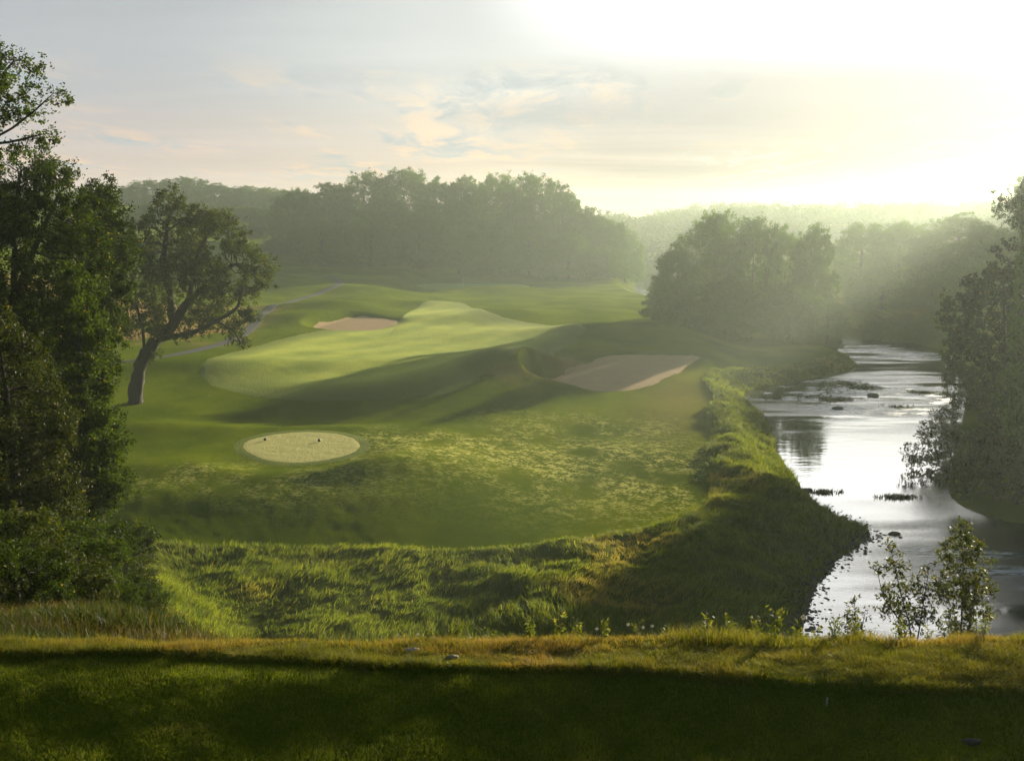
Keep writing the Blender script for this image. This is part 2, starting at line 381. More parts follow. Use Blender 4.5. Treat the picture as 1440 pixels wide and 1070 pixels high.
M_leaf_ridge = leaf_mat('leaf_ridge', (.030, .048, .022), (.040, .060, .026), ymix=.0, trans=.35, gloss=.0)
def bark_mat(name, a, b):
    m, t, out = new_mat(name); pos = geo_pos(t)
    n = t.noise(t.mapping(pos, (3, 3, .6)), 2.2, 5, .65)
    principled(t, out, t.mix(n, a, b), .9, .2, n, .8, .06); return m
M_bark = bark_mat('bark', (.012, .010, .007), (.050, .040, .028))
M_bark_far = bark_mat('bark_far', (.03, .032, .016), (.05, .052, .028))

def ground_mat():
    m, t, out = new_mat('ground_grass'); pos = geo_pos(t)
    reg = t.attr('region', 'Color'); sp = t.new('ShaderNodeSeparateColor'); t.l.new(reg, sp.inputs[0])
    dry, rank, dew_glint = sp.outputs[0], sp.outputs[1], sp.outputs[2]
    n_l = t.noise(t.mapping(pos, (1, .7, 1)), .09, 5, .55)
    n_m = t.noise(pos, .9, 5, .6); n_f = t.noise(t.mapping(pos, (.7, .9, 1)), 4.2, 6, .72)
    col = t.mix(t.ss(.35, .68, n_l), (.040, .066, .001), (.096, .120, .002))
    col = t.mix(t.math('MULTIPLY', n_m, .5), col, (.052, .070, .002))
    col = t.mix(t.math('MULTIPLY', rank, .75), col, t.mix(n_m, (.040, .056, .010), (.105, .105, .022)))
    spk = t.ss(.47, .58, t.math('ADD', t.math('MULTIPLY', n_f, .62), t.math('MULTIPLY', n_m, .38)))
    col = t.mix(t.math('MULTIPLY', dew_glint, t.math('MULTIPLY', spk, .85)), col, (.50, .46, .13))  # pale grass flecks and backlit sparkle of dew, painted into the turf colour
    col = t.mix(dry, col, t.mix(n_m, (.16, .095, .035), (.30, .19, .075)))
    bump = t.math('ADD', t.math('MULTIPLY', n_f, .5), t.math('MULTIPLY', t.noise(pos, 22.0, 3, .7), .5))
    principled(t, out, col, .95, .0, bump, .9, .22, .05, (.70, .80, .08)); return m
M_ground = ground_mat()
def turf(name, a, b, sc, sheen=.5, stripes=None, edge=None):
    m, t, out = new_mat(name); pos = geo_pos(t)
    n = t.noise(t.mapping(pos, (1, .6, 1)), sc, 5, .6); f = t.noise(t.mapping(pos, (1, .5, 1)), 4.0, 5, .7); g = t.noise(pos, .045, 3, .5)
    k = t.math('ADD', t.math('MULTIPLY', n, .55), t.math('MULTIPLY', g, .45))
    if stripes:
        wv = t.new('ShaderNodeTexWave', wave_type='BANDS', bands_direction='X'); t.put(wv.inputs['Vector'], t.mapping(pos, (1, 1, 1), (0, 0, stripes[1])))
        wv.inputs['Scale'].default_value = stripes[0]; wv.inputs['Distortion'].default_value = 3.0; wv.inputs['Detail'].default_value = 3; wv.inputs['Detail Scale'].default_value = .4
        k = t.math('ADD', t.math('MULTIPLY', k, .87), t.math('MULTIPLY', wv.outputs['Fac'], .13))
    col = t.mix(t.ss(.34, .64, k), a, b)
    col = t.mix(t.math('MULTIPLY', t.ss(.55, .72, f), .3), col, (.36, .34, .07))
    if sc > .4: col = t.mix(n, a, b)
    if edge: col = t.mix(t.ss(edge, 1.0, t.math('ADD', t.attr('edge'), t.math('MULTIPLY', t.math('SUBTRACT', n, .5), .10))), col, (.040, .066, .002))
    principled(t, out, col, .9, .04, f, .7, .12, sheen * .15, (.8, .85, .15)); return m
M_fairway = turf('fairway_turf', (.100, .142, .006), (.215, .240, .020), .22, .55, (.035, .5), edge=.72)
M_tee = turf('tee_turf', (.25, .225, .08), (.32, .28, .11), .5, .5)
M_green = turf('green_turf', (.16, .20, .05), (.22, .26, .07), .2, .5)
M_collar = turf('collar_turf', (.034, .056, .002), (.075, .095, .004), .4, .3)
def sand_mat():
    m, t, out = new_mat('sand'); pos = geo_pos(t)
    n = t.noise(pos, .7, 5, .6); f = t.noise(t.mapping(pos, (1, 2.2, 1), (0, 0, .4)), 3.5, 5, .65)
    principled(t, out, t.mix(n, (.27, .175, .085), (.37, .25, .13)), .95, .03, f, .6, .08); return m
M_sand = sand_mat()
def path_mat():
    m, t, out = new_mat('path_asphalt'); pos = geo_pos(t); n = t.noise(pos, 2.0, 6, .7)
    principled(t, out, t.mix(n, (.03, .029, .024), (.05, .047, .04)), .9, .1, n, .3, .02); return m
M_path = path_mat()
def stone_mat(name, a, b):
    m, t, out = new_mat(name); tcn = t.new('ShaderNodeTexCoord'); n = t.noise(tcn.outputs['Object'], 9.0, 5, .65)
    principled(t, out, t.mix(n, a, b), .8, .3, n, .5, .02); return m
M_stone = stone_mat('river_stone', (.022, .020, .016), (.075, .068, .055))
M_pale = stone_mat('pale_stone', (.20, .175, .12), (.34, .30, .22))
def water_mat():
    m, t, out = new_mat('river_water'); pos = geo_pos(t)
    rip = t.attr('ripple')
    calm = t.noise(t.mapping(pos, (.6, 1.6, 1)), .5, 3, .5)
    chop = t.noise(t.mapping(pos, (1.0, 2.6, 1), (0, 0, -.35)), 1.7, 5, .7, .3)
    fine = t.noise(pos, 7.0, 3, .6)
    h = t.math('ADD', t.math('MULTIPLY', calm, .020), t.math('MULTIPLY', rip, t.math('ADD', t.math('MULTIPLY', chop, .20), t.math('MULTIPLY', fine, .04))))
    glint_n = t.noise(t.mapping(pos, (.35, 1.5, 1), (0, 0, -.25)), 1.1, 7, .72, .6)
    glint = t.math('MULTIPLY', t.ss(.30, .7, rip), t.ss(.44, .54, glint_n))  # bright reflections on the riffle, painted in as white streaks
    p = t.new('ShaderNodeBsdfPrincipled'); t.put(p.inputs['Base Color'], t.mix(t.math('MULTIPLY', glint, .8), (.012, .016, .010), (.62, .62, .58)))
    t.put(p.inputs['Roughness'], t.math('ADD', .03, t.math('ADD', t.math('MULTIPLY', rip, .08), t.math('MULTIPLY', glint, .4)))); p.inputs['IOR'].default_value = 1.45; p.inputs['Specular IOR Level'].default_value = 1.0
    b = t.new('ShaderNodeBump'); t.put(b.inputs['Height'], h); b.inputs['Strength'].default_value = 1.0; b.inputs['Distance'].default_value = 1.0
    t.l.new(b.outputs[0], p.inputs['Normal']); t.l.new(p.outputs[0], out.inputs[0]); return m
M_water = water_mat()
def plain(name, col, rough=.5, spec=.4):
    m, t, out = new_mat(name); tcn = t.new('ShaderNodeTexCoord'); n = t.noise(tcn.outputs['Object'], 14.0, 4, .6)
    principled(t, out, t.mix(n, tuple(a * .8 for a in col), tuple(min(a * 1.15, .95) for a in col)), rough, spec); return m
def blade_mat(name, a, b, cdry, trans=.5):
    m, t, out = new_mat(name); tint = t.attr('tint'); dry = t.attr('dry')
    col = t.mix(tint, a, b); col = t.mix(dry, col, cdry)
    p = t.new('ShaderNodeBsdfPrincipled'); t.put(p.inputs['Base Color'], col); p.inputs['Roughness'].default_value = .6; p.inputs['Specular IOR Level'].default_value = .08
    tr = t.new('ShaderNodeBsdfTranslucent'); t.put(tr.inputs[0], t.mix(1.0, t.scale(col, 1.8), (1, .95, .5), 'MULTIPLY'))
    mx = t.new('ShaderNodeMixShader'); mx.inputs[0].default_value = trans
    t.l.new(p.outputs[0], mx.inputs[1]); t.l.new(tr.outputs[0], mx.inputs[2]); t.l.new(mx.outputs[0], out.inputs[0]); return m
M_rank = blade_mat('rank_grass_blades', (.042, .066, .007), (.125, .150, .018), (.22, .17, .05))
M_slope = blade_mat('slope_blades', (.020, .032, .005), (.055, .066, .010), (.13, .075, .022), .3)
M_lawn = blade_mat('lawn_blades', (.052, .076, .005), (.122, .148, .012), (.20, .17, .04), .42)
M_crest = blade_mat('crest_blades', (.050, .062, .006), (.11, .11, .011), (.185, .125, .026), .42)

# ------------------------------------------------------------------ ground sheet
def build_ground():
    th = np.concatenate([np.linspace(-math.pi, R(-62), 60, endpoint=False), np.linspace(R(-62), R(-29), 150, endpoint=False),
                         np.linspace(R(-29), R(29), 720, endpoint=False), np.linspace(R(29), R(62), 150, endpoint=False), np.linspace(R(62), math.pi, 60, endpoint=False)])
    rr = np.concatenate([np.linspace(.5, 7.5, 14, endpoint=False), np.linspace(7.5, 13, 130, endpoint=False), np.geomspace(13, 50, 90, endpoint=False), np.geomspace(50, 420, 420, endpoint=False), np.geomspace(420, 1040, 110)])
    T, RR = np.meshgrid(th, rr, indexing='ij'); X = RR * np.sin(T); Y = RR * np.cos(T); Z = H(X, Y)
    nt, nr = X.shape
    i = np.arange(nt)[:, None]; j = np.arange(nr - 1)[None]; i2 = (i + 1) % nt
    f = np.stack([i * nr + j, i * nr + j + 1, i2 * nr + j + 1, i2 * nr + j], -1).reshape(-1, 4)
    v = np.stack([X, Y, Z], -1).reshape(-1, 3)
    c = np.arange(nt) * nr; v = np.vstack([v, [[0, 0, hz(0, 0)]]]); tri = np.stack([np.roll(c, -1), np.full(nt, len(v) - 1), c], 1)
    x, y = v[:, 0], v[:, 1]
    reg = np.zeros((len(v), 4)); reg[:, 3] = 1
    # dry: fescue bank behind the old tree, crest strip, mound face, sunlit bunker lip painted in, worn river edge
    dry = sst(-44, -52, x) * (1 - sst(-95, -130, x)) * sst(172, 186, y) * (1 - sst(228, 250, y)) * sst(.35, .6, fbm(x * .12, y * .1, 3) + .55)
    p = P(812, 512, 1.2); dry = np.maximum(dry, G(x, y, p[0], p[1], .75, 3.0, 5.0))  # golden sunlight on the bunker lip, put into the colour
    p = P(700, 545, 0); dry = np.maximum(dry, G(x, y, p[0], p[1], .45, 5.0, 3.0) * (fbm(x * .5, y * .5, 3) > -.1))
    p = P(960, 560, -1); dry = np.maximum(dry, G(x, y, p[0], p[1], .38, 4.0, 16, -.15))
    edge = 9.72 - .10 * x
    dry = np.maximum(dry, .28 * sst(edge - .05, edge + .2, y) * (1 - sst(11.2, 12.5, y)) * (y < 14))
    rs = np.full(len(x), 50.0); b = (x > -40) & (x < 75) & (y > 44) & (y < 225); rs[b] = sdist(x[b], y[b], ROUGH)
    rank = np.maximum(sst(.4, -.4, rs), (y > 11.5) * (y < 52) * 1.0)
    dew_glint = np.zeros(len(x))
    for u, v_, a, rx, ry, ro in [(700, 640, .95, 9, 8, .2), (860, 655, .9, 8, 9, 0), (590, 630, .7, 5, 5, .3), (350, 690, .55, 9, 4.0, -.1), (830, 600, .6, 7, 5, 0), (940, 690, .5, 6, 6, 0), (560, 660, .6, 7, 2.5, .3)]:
        p = P(u, v_, -1.2); dew_glint = np.maximum(dew_glint, G(x, y, p[0], p[1], a, rx, ry, ro))
    dew_glint = np.clip(dew_glint * 1.5, 0, 1) * sst(-.30, .05, fbm(x * .28, y * .2, 3))
    reg[:, 0] = dry; reg[:, 1] = rank; reg[:, 2] = dew_glint
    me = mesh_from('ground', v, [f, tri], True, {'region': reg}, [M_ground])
    return tag(link('ground', me), kind='structure')
build_ground()

def sheet(name, outline_xy, m, lift, rings=30, n=160, centre=None, ragged=0.0):
    p = resample(np.asarray(outline_xy, float), n)
    if ragged:
        dn = p - p.mean(0); dn /= np.linalg.norm(dn, axis=1)[:, None]; p = p + dn * (fbm(p[:, 0] * .45, p[:, 1] * .45, 3) * ragged)[:, None]
    c = p.mean(0) if centre is None else np.asarray(centre, float)
    ts = np.linspace(0, 1, rings + 1)[1:]
    V = c[None, None] + ts[:, None, None] * (p[None] - c[None, None])
    V = V.reshape(-1, 2); z = H(V[:, 0], V[:, 1]) + lift
    v = np.vstack([np.c_[V, z], [[c[0], c[1], hz(*c) + lift]]])
    k = np.arange(n); k2 = (k + 1) % n
    f = np.concatenate([np.stack([r * n + k, r * n + k2, (r + 1) * n + k2, (r + 1) * n + k], 1) for r in range(rings - 1)])
    # the rim turns down into the ground
    rim = v[(rings - 1) * n:rings * n].copy(); rim[:, :2] += (p - c) / np.linalg.norm(p - c, axis=1)[:, None] * (1.3 if rings > 80 else .7); rim[:, 2] = H(rim[:, 0], rim[:, 1]) - .02
    b = len(v); v = np.vstack([v, rim]); f = np.vstack([f, np.stack([(rings - 1) * n + k, (rings - 1) * n + k2, b + k2, b + k], 1)])
    tri = np.stack([np.full(n, b - 1), k, k2], 1)
    if (p[:, 0] * np.roll(p[:, 1], -1) - p[:, 1] * np.roll(p[:, 0], -1)).sum() > 0: f = f[:, ::-1]
    else: tri = tri[:, ::-1]
    ed = np.concatenate([np.repeat(ts, n), [0.0], np.ones(n)])
    return link(name, mesh_from(name, v, [f, tri], True, {'edge': ed}, [m]))
fair_px = [(284, 515), (296, 536), (335, 551), (420, 560), (520, 561), (600, 556), (655, 545), (668, 524), (690, 509), (745, 496), (790, 480), (830, 466), (770, 457), (715, 450), (680, 440), (655, 427), (625, 424), (592, 426), (572, 440), (562, 455), (500, 463), (440, 468), (385, 482), (330, 496)]
fair_xy = chaikin([hit(u, v)[:2] for u, v in fair_px], 2)
tag(sheet('fairway', fair_xy, M_fairway, .05, 90, 320, hit(532, 489)[:2], 1.2), 'pale mown fairway running between the old leaning tree and the bunkers', 'fairway', kind='structure')
tee_px = [(342, 627), (360, 617), (395, 610), (430, 608), (470, 610), (497, 617), (504, 626), (495, 636), (465, 645), (425, 650), (390, 650), (362, 642)]
tee_xy = chaikin([hit(u, v)[:2] for u, v in tee_px], 2)
cen = tee_xy.mean(0)
tag(sheet('tee_surround', cen + (tee_xy - cen) * 1.16, M_collar, .03, 14, 120), kind='structure')
tag(sheet('tee_ground', tee_xy, M_tee, .06, 24, 140, None, .5), 'pale closely mown oval tee ground on its low mound', 'tee', kind='structure')
gr_a = np.linspace(0, 2 * math.pi, 60, endpoint=False)
green_xy = np.stack([GREEN_C[0] + 18.5 * np.cos(gr_a), GREEN_C[1] + 10.5 * np.sin(gr_a) * (1 + .12 * np.cos(2 * gr_a))], 1)
tag(sheet('putting_green', green_xy, M_green, .08, 24, 120), 'far raised putting green with the flagstick', 'green', kind='structure')
tag(sheet('sand_bunker', BUNKER, M_sand, .06, 30, 180, None, 1.0), 'large shaded sand bunker behind the grassy lip', 'bunker', kind='structure')
tag(sheet('sand_bunker', BUNKER2, M_sand, .07, 20, 120, None, 1.6), 'small sand bunker left of the fairway under a mound', 'bunker', kind='structure')
def strip(name, ctrl, w, m, lift):
    p = chaikin(ctrl, 3, False); s = np.r_[0, np.cumsum(np.linalg.norm(np.diff(p, axis=0), axis=1))]
    t = np.linspace(0, s[-1], 240); p = np.stack([np.interp(t, s, p[:, k]) for k in (0, 1)], 1)
    d = np.gradient(p, axis=0); d /= np.linalg.norm(d, axis=1)[:, None]; nn = np.stack([-d[:, 1], d[:, 0]], 1)
    cols = np.linspace(-1, 1, 7); V = p[:, None] + nn[:, None] * cols[None, :, None] * w / 2
    z = H(V[..., 0], V[..., 1]) + lift; z[:, 0] -= lift + .05; z[:, -1] -= lift + .05
    v = np.concatenate([V, z[..., None]], -1).reshape(-1, 3); n = 7
    i = np.arange(len(p) - 1)[:, None]; j = np.arange(n - 1)[None]
    f = np.stack([i * n + j, i * n + j + 1, (i + 1) * n + j + 1, (i + 1) * n + j], -1).reshape(-1, 4)
    return link(name, mesh_from(name, v, f, True, None, [m]))
path_px = [(120, 514), (215, 504), (280, 492), (330, 478), (352, 462), (372, 440), (405, 424), (450, 412), (486, 399), (474, 390), (440, 386)]
tag(strip('cart_path', [hit(u, v)[:2] for u, v in path_px], 2.7, M_path, .07), kind='structure')

# ------------------------------------------------------------------ river
def build_river():
    xs0, ys0 = [], []
    g = np.concatenate([np.arange(38, 240, 1.2), np.arange(240, 600, 5)])
    xg = np.arange(-5, 200, 1.2); X, Y = np.meshgrid(xg, g, indexing='ij'); nx, ny = X.shape
    sd = sdist(X, Y, RIVER)
    rip = np.zeros(X.shape)
    def rp(u, v, a, rx, ry, ro=0):
        p = P(u, v, WATER); np.maximum(rip, G(X, Y, p[0], p[1], a, rx, ry, ro), out=rip)
    rp(1240, 556, 1.3, 13, 13); rp(1140, 552, 1.2, 9, 9); rp(1310, 560, 1.3, 9, 14); rp(1260, 500, .9, 14, 6); rp(1200, 490, .9, 12, 12)
    rp(1190, 585, .55, 6, 5); rp(1290, 740, .3, 4, 2, .4); rp(1400, 790, .55, 6, 9); rp(1440, 850, .5, 6, 10); rp(1350, 700, .35, 3, 2); rp(915, 425, .8, 20, 30)
    rip = np.clip(rip * (.55 + 2.6 * fbm(X * .09, Y * .5, 3)), 0, 1.2)
    i = np.arange(nx - 1)[:, None]; j = np.arange(ny - 1)[None]
    f = np.stack([i * ny + j, (i + 1) * ny + j, (i + 1) * ny + j + 1, i * ny + j + 1], -1).reshape(-1, 4)
    keep = (sd.reshape(-1)[f] < 4).any(1); f = f[keep]
    used = np.unique(f); remap = -np.ones(nx * ny, int); remap[used] = np.arange(len(used))
    v = np.stack([X, Y, np.full(X.shape, WATER)], -1).reshape(-1, 3)[used]
    return tag(link('river', mesh_from('river', v, remap[f], True, {'ripple': rip.reshape(-1)[used]}, [M_water])), kind='structure')
build_river()

# ------------------------------------------------------------------ trees
def colonize(att, pos0, par0, step, di, dk, rng, maxit=90, maxn=6000, up=.08):
    pos = np.zeros((maxn, 3)); par = np.full(maxn, -1); n = len(pos0); pos[:n] = pos0; par[:n] = par0; kids = np.zeros(maxn, int)
    d = np.linalg.norm(att[:, None] - pos[None, :n], axis=2); ni = d.argmin(1); nd = d.min(1); alive = nd > dk
    for it in range(maxit):
        m = alive & (nd < di)
        if not m.any(): break
        dv = att[m] - pos[ni[m]]; dv /= np.linalg.norm(dv, axis=1)[:, None] + 1e-9
        acc = np.zeros((n, 3)); np.add.at(acc, ni[m], dv); idx = np.unique(ni[m]); idx = idx[kids[idx] < 4]
        if len(idx) == 0: break
        v = acc[idx]; v /= np.linalg.norm(v, axis=1)[:, None] + 1e-9
        v = v + rng.normal(0, .22, v.shape); v[:, 2] += up; v /= np.linalg.norm(v, axis=1)[:, None]
        k = len(idx)
        if n + k > maxn: break
        pos[n:n + k] = pos[idx] + step * v; par[n:n + k] = idx; kids[idx] += 1
        dd = np.linalg.norm(att[:, None] - pos[None, n:n + k], axis=2); q = dd.argmin(1); dm = dd.min(1)
        better = dm < nd; ni = np.where(better, q + n, ni); nd = np.minimum(dm, nd); alive &= nd > dk; n += k
    return pos[:n], par[:n]
def skeleton(pos, par, tip_r, base_r, power=2.2):
    n = len(pos); cnt = np.zeros(n); r = np.zeros(n); kids = np.zeros(n, int)
    for i in range(n - 1, 0, -1): kids[par[i]] += 1
    sub = np.ones(n); acc = np.zeros(n)
    for i in range(n - 1, -1, -1):
        r[i] = tip_r if kids[i] == 0 else acc[i] ** (1 / power)
        if par[i] >= 0: acc[par[i]] += r[i] ** power; sub[par[i]] += sub[i]
    k = base_r / r[0]
    # blend so that the base has the wanted thickness and tips stay thin
    r = tip_r + (r - tip_r) * max((base_r - tip_r) / max(r[0] - tip_r, 1e-6), .05)
    return r, sub
def tubes(pos, par, r, sides=6, flare=0.0, rmin=0.0):
    n = len(pos); d = np.zeros((n, 3)); has = par >= 0
    d[has] = pos[has] - pos[par[has]]; d[~has] = (0, 0, 1); d /= np.linalg.norm(d, axis=1)[:, None] + 1e-9
    ref = np.where((np.abs(d[:, 0]) > .9)[:, None], np.array([[0, 1., 0]]), np.array([[1., 0, 0]]))
    U = ref - d * (ref * d).sum(1)[:, None]; U /= np.linalg.norm(U, axis=1)[:, None]; V = np.cross(d, U)
    a = np.arange(sides) * 2 * math.pi / sides; ca, sa = np.cos(a), np.sin(a)
    rr = r * (1 + flare * np.exp(-(pos[:, 2] - pos[0, 2]) / 1.1))
    jit = np.random.default_rng(n).normal(0, .11, (n, sides)) * (r > .15)[:, None]; ring = pos[:, None] + (rr[:, None] * (1 + jit))[:, :, None] * (ca[None, :, None] * U[:, None] + sa[None, :, None] * V[:, None])
    main = np.full(n, -1)
    for i in range(1, n):
        p = par[i]
        if p >= 0 and (main[p] < 0 or r[i] > r[main[p]]): main[p] = i
    idx = np.where(has & (r >= rmin))[0]
    is_main = main[par[idx]] == idx
    start = np.where(is_main, par[idx], -1)
    extra = idx[~is_main]; pe = par[extra]
    ering = pos[pe][:, None] + np.minimum(rr[extra] * 1.25, rr[pe])[:, None, None] * (ca[None, :, None] * U[extra][:, None] + sa[None, :, None] * V[extra][:, None])
    start[~is_main] = n + np.arange(len(extra))
    k = np.arange(sides); k2 = (k + 1) % sides
    f = np.stack([start[:, None] * sides + k, start[:, None] * sides + k2, idx[:, None] * sides + k2, idx[:, None] * sides + k], -1).reshape(-1, 4)
    return np.vstack([ring.reshape(-1, 3), ering.reshape(-1, 3)]), f
def leaves(cen, size, rng, flat=.35, aspect=.55, droop=0.0):
    n = len(cen)
    nrm = rng.normal(0, 1, (n, 3)); nrm[:, 2] = np.abs(nrm[:, 2]) + flat; nrm /= np.linalg.norm(nrm, axis=1)[:, None]
    t = rng.normal(0, 1, (n, 3)); t[:, 2] -= droop; t -= nrm * (t * nrm).sum(1)[:, None]; t /= np.linalg.norm(t, axis=1)[:, None]; b = np.cross(nrm, t)
    s = size * rng.uniform(.6, 1.35, n)[:, None]
    v = np.stack([cen - t * s * .5, cen + b * s * aspect * .5 - nrm * s * .08, cen + t * s * .55 - nrm * s * .12, cen - b * s * aspect * .5 - nrm * s * .08], 1).reshape(-1, 3)
    return v, np.arange(4 * n).reshape(-1, 4)
def make_tree(lobes, trunk_pts, base_r, n_att, n_leaf, leaf_size, spread, m_leaf, m_bark, seed, step=.8, dk=1.25, tip_r=.02, sides=6, flare=.5, droop=0.0, density_clump=1.0, up=.08, aspect=.55, limbs=None):
    """lobes: (cx,cy,cz,rx,ry,rz); returns the meshes (trunk, crown)"""
    rng = np.random.default_rng(seed)
    lob = np.array(lobes, float); vol = lob[:, 3] * lob[:, 4] * lob[:, 5]; pick = rng.choice(len(lob), n_att, p=vol / vol.sum())
    q = rng.normal(0, 1, (n_att, 3)); q /= np.linalg.norm(q, axis=1)[:, None]; q *= rng.random(n_att)[:, None] ** (1 / 2.2)
    att = lob[pick, :3] + q * lob[pick, 3:]; att = att[att[:, 2] > .15 * step]
    tp = np.array(trunk_pts, float); s = np.r_[0, np.cumsum(np.linalg.norm(np.diff(tp, axis=0), axis=1))]
    k = max(int(s[-1] / step) + 1, 3); t = np.linspace(0, s[-1], k); tr = np.stack([np.interp(t, s, tp[:, j]) for j in range(3)], 1)
    tr[1:-1] += rng.normal(0, .05 * step, tr[1:-1].shape)
    par = np.arange(-1, k - 1)
    for lp in (limbs or []):
        lp = np.array(lp, float); s = np.r_[0, np.cumsum(np.linalg.norm(np.diff(lp, axis=0), axis=1))]; kk = max(int(s[-1] / step), 2)
        t = np.linspace(0, s[-1], kk + 1)[1:]; pts = np.stack([np.interp(t, s, lp[:, j]) for j in range(3)], 1)
        start = np.linalg.norm(tr - lp[0], axis=1).argmin(); n0 = len(tr)
        tr = np.vstack([tr, pts]); par = np.r_[par, start, np.arange(n0, n0 + kk - 1)]
    pos, par = colonize(att, tr, par, step, step * 14, dk, rng, up=up)
    r, sub = skeleton(pos, par, tip_r, base_r)
    v, f = tubes(pos, par, r, sides, flare)
    trunk = mesh_from('trunk', v, f, True, None, [m_bark])
    tips = np.where((sub <= 4) & (np.arange(len(pos)) >= k))[0]
    wgt = np.exp(rng.normal(0, .5 * density_clump, len(tips))); ch = rng.choice(tips, n_leaf, p=wgt / wgt.sum())
    # leaves sit in small sprays round each twig
    sprays = pos[tips][:, None] + rng.normal(0, spread, (len(tips), 5, 3)); inv = np.full(len(pos), 0); inv[tips] = np.arange(len(tips))
    cen = sprays[inv[ch], rng.integers(0, 5, n_leaf)] + rng.normal(0, spread * .42, (n_leaf, 3)); cen[:, 2] = np.maximum(cen[:, 2], .02)
    v, f = leaves(cen, leaf_size, rng, aspect=aspect, droop=droop)
    clump = rng.random(len(pos)); tint = np.clip(.55 * clump[ch] + .45 * rng.random(n_leaf), 0, 1)
    crown = mesh_from('crown', v, f, False, {'tint': np.repeat(tint, 4)}, [m_leaf])
    return trunk, crown
def put_tree(name, meshes, loc, label, cat='tree', group=None, rz=0.0, sc=(1, 1, 1)):
    e = empty(name, loc); e.rotation_euler = (0, 0, rz); e.scale = sc if not np.isscalar(sc) else (sc,) * 3
    tag(e, label, cat, group); link('trunk', meshes[0], e); link('crown', meshes[1], e); return e
def broad_lobes(Ht, Wd, seed, base=.22, n=14, round_=1.0):
    """lobes of a broad crown of height Ht and width Wd, base at z = base*Ht"""
    rg = np.random.default_rng(seed); out = [(0, 0, Ht * .55, Wd * .30, Wd * .30, Ht * .26)]
    for i in range(n):
        t = (i + .5) / n; z = base + (1 - base) * (.10 + .80 * t)
        env = math.sqrt(max(1 - ((t - .36) / .67) ** 2, .02))
        a = i * 2.4 + rg.uniform(-.4, .4); rad = Wd * .5 * env * rg.uniform(.45, .72); s = Wd * rg.uniform(.14, .21)
        out.append((rad * math.cos(a), rad * math.sin(a), Ht * z, s, s, s * rg.uniform(.75, 1.0)))
    out.append((rg.uniform(-.08, .08) * Wd, 0, Ht * .9, Wd * .17, Wd * .17, Ht * .09)); return out

# five kinds for the woods further off
PROTO = []
for s_, (Ht, Wd, base, n) in enumerate([(20, 16, .0, 24), (20, 12, -.02, 20), (20, 19, .03, 26), (20, 14, -.05, 22), (20, 10, .04, 17)]):
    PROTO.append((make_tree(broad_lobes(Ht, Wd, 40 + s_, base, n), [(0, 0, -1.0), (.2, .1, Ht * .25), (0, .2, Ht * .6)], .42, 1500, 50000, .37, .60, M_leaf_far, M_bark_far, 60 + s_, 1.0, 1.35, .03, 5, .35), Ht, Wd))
def wood_tree(k, u, vtop, wpx, y, label, group, name='broadleaf_tree', rz=None, sink=0.0, vbase=None, wide=1.18):
    (ms, Ht, Wd) = PROTO[k]; top = at_depth(u, vtop, y); zb = hz(top[0], top[1]) - sink
    sx = wpx * wide * y / F / Wd; sz = max((top[2] - zb) / (Ht * 1.02), .1)
    return put_tree(name, ms, (top[0], top[1], zb), label, 'tree', group, rz if rz is not None else (u * .37 + y) % 6.28, (sx, sx, sz))

Gw = 'trees of the wood behind the green'
central = [
 (0, 418, 262, 78, 405, 'round topped tree at the left end of the wood behind the green'), (1, 470, 254, 70, 430, 'second tree from the left end of the wood, a step above its neighbour'),
 (2, 512, 240, 96, 440, 'broad tree rising to the left shoulder of the wood behind the green'), (0, 566, 233, 92, 445, 'tallest pale crown on the skyline of the wood left of the flagstick'),
 (3, 618, 250, 76, 440, 'tree filling the dip in the skyline just left of the flagstick'), (1, 655, 244, 66, 445, 'narrow crown on the skyline straight above the flagstick'),
 (2, 700, 243, 88, 435, 'wide crown on the skyline just right of the flagstick'), (0, 748, 239, 92, 420, 'high rounded crown at the right shoulder of the wood, ragged on its right'),
 (3, 790, 262, 66, 410, 'sloping crown where the skyline of the wood starts to fall'), (1, 822, 288, 66, 415, 'hazy tree on the falling right flank of the wood'),
 (0, 852, 306, 64, 420, 'hazy lower tree near the right end of the wood'), (2, 880, 322, 60, 425, 'last round tree at the right end of the wood, lit by mist'),
 (3, 450, 305, 70, 385, 'low tree in the front row at the left of the wood'), (0, 520, 300, 84, 392, 'bushy tree in the front row below the tallest crowns'),
 (2, 590, 302, 92, 400, 'spreading tree in the front row left of the flagstick'), (1, 645, 315, 60, 402, 'slim tree in the front row directly behind the flagstick'),
 (3, 690, 310, 74, 402, 'tree in the front row right behind the green'), (0, 745, 312, 80, 398, 'front row tree behind the right half of the green'),
 (2, 800, 330, 86, 392, 'low misty tree in the front row right of the green'), (3, 855, 345, 66, 395, 'small misty tree in the front row at the right end of the wood'),
 (1, 540, 268, 70, 425, 'tree half hidden between the tallest crown and the left shoulder'), (3, 725, 275, 70, 415, 'tree half hidden under the high right shoulder of the wood'),
]
for k, u, vt, wp, y, lab in central: wood_tree(k, u, vt, wp, y, lab, Gw, sink=.5)
for k, u, vt, wp, y, lab in [(2, 205, 253, 90, 560, 'faint tree behind the old leaning tree, nearest the dark left wood'), (0, 262, 247, 70, 575, 'faint tall tree rising just above the old leaning tree'),
     (3, 300, 258, 70, 560, 'faint tree right of the faint tall one behind the leaning tree'), (1, 338, 260, 60, 570, 'faint slim tree between the leaning tree and the wood'), (0, 372, 262, 70, 550, 'faint tree beside the left end of the wood')]:
    wood_tree(k, u, vt, wp, y, lab, 'faint trees behind the leaning tree', sink=.5)
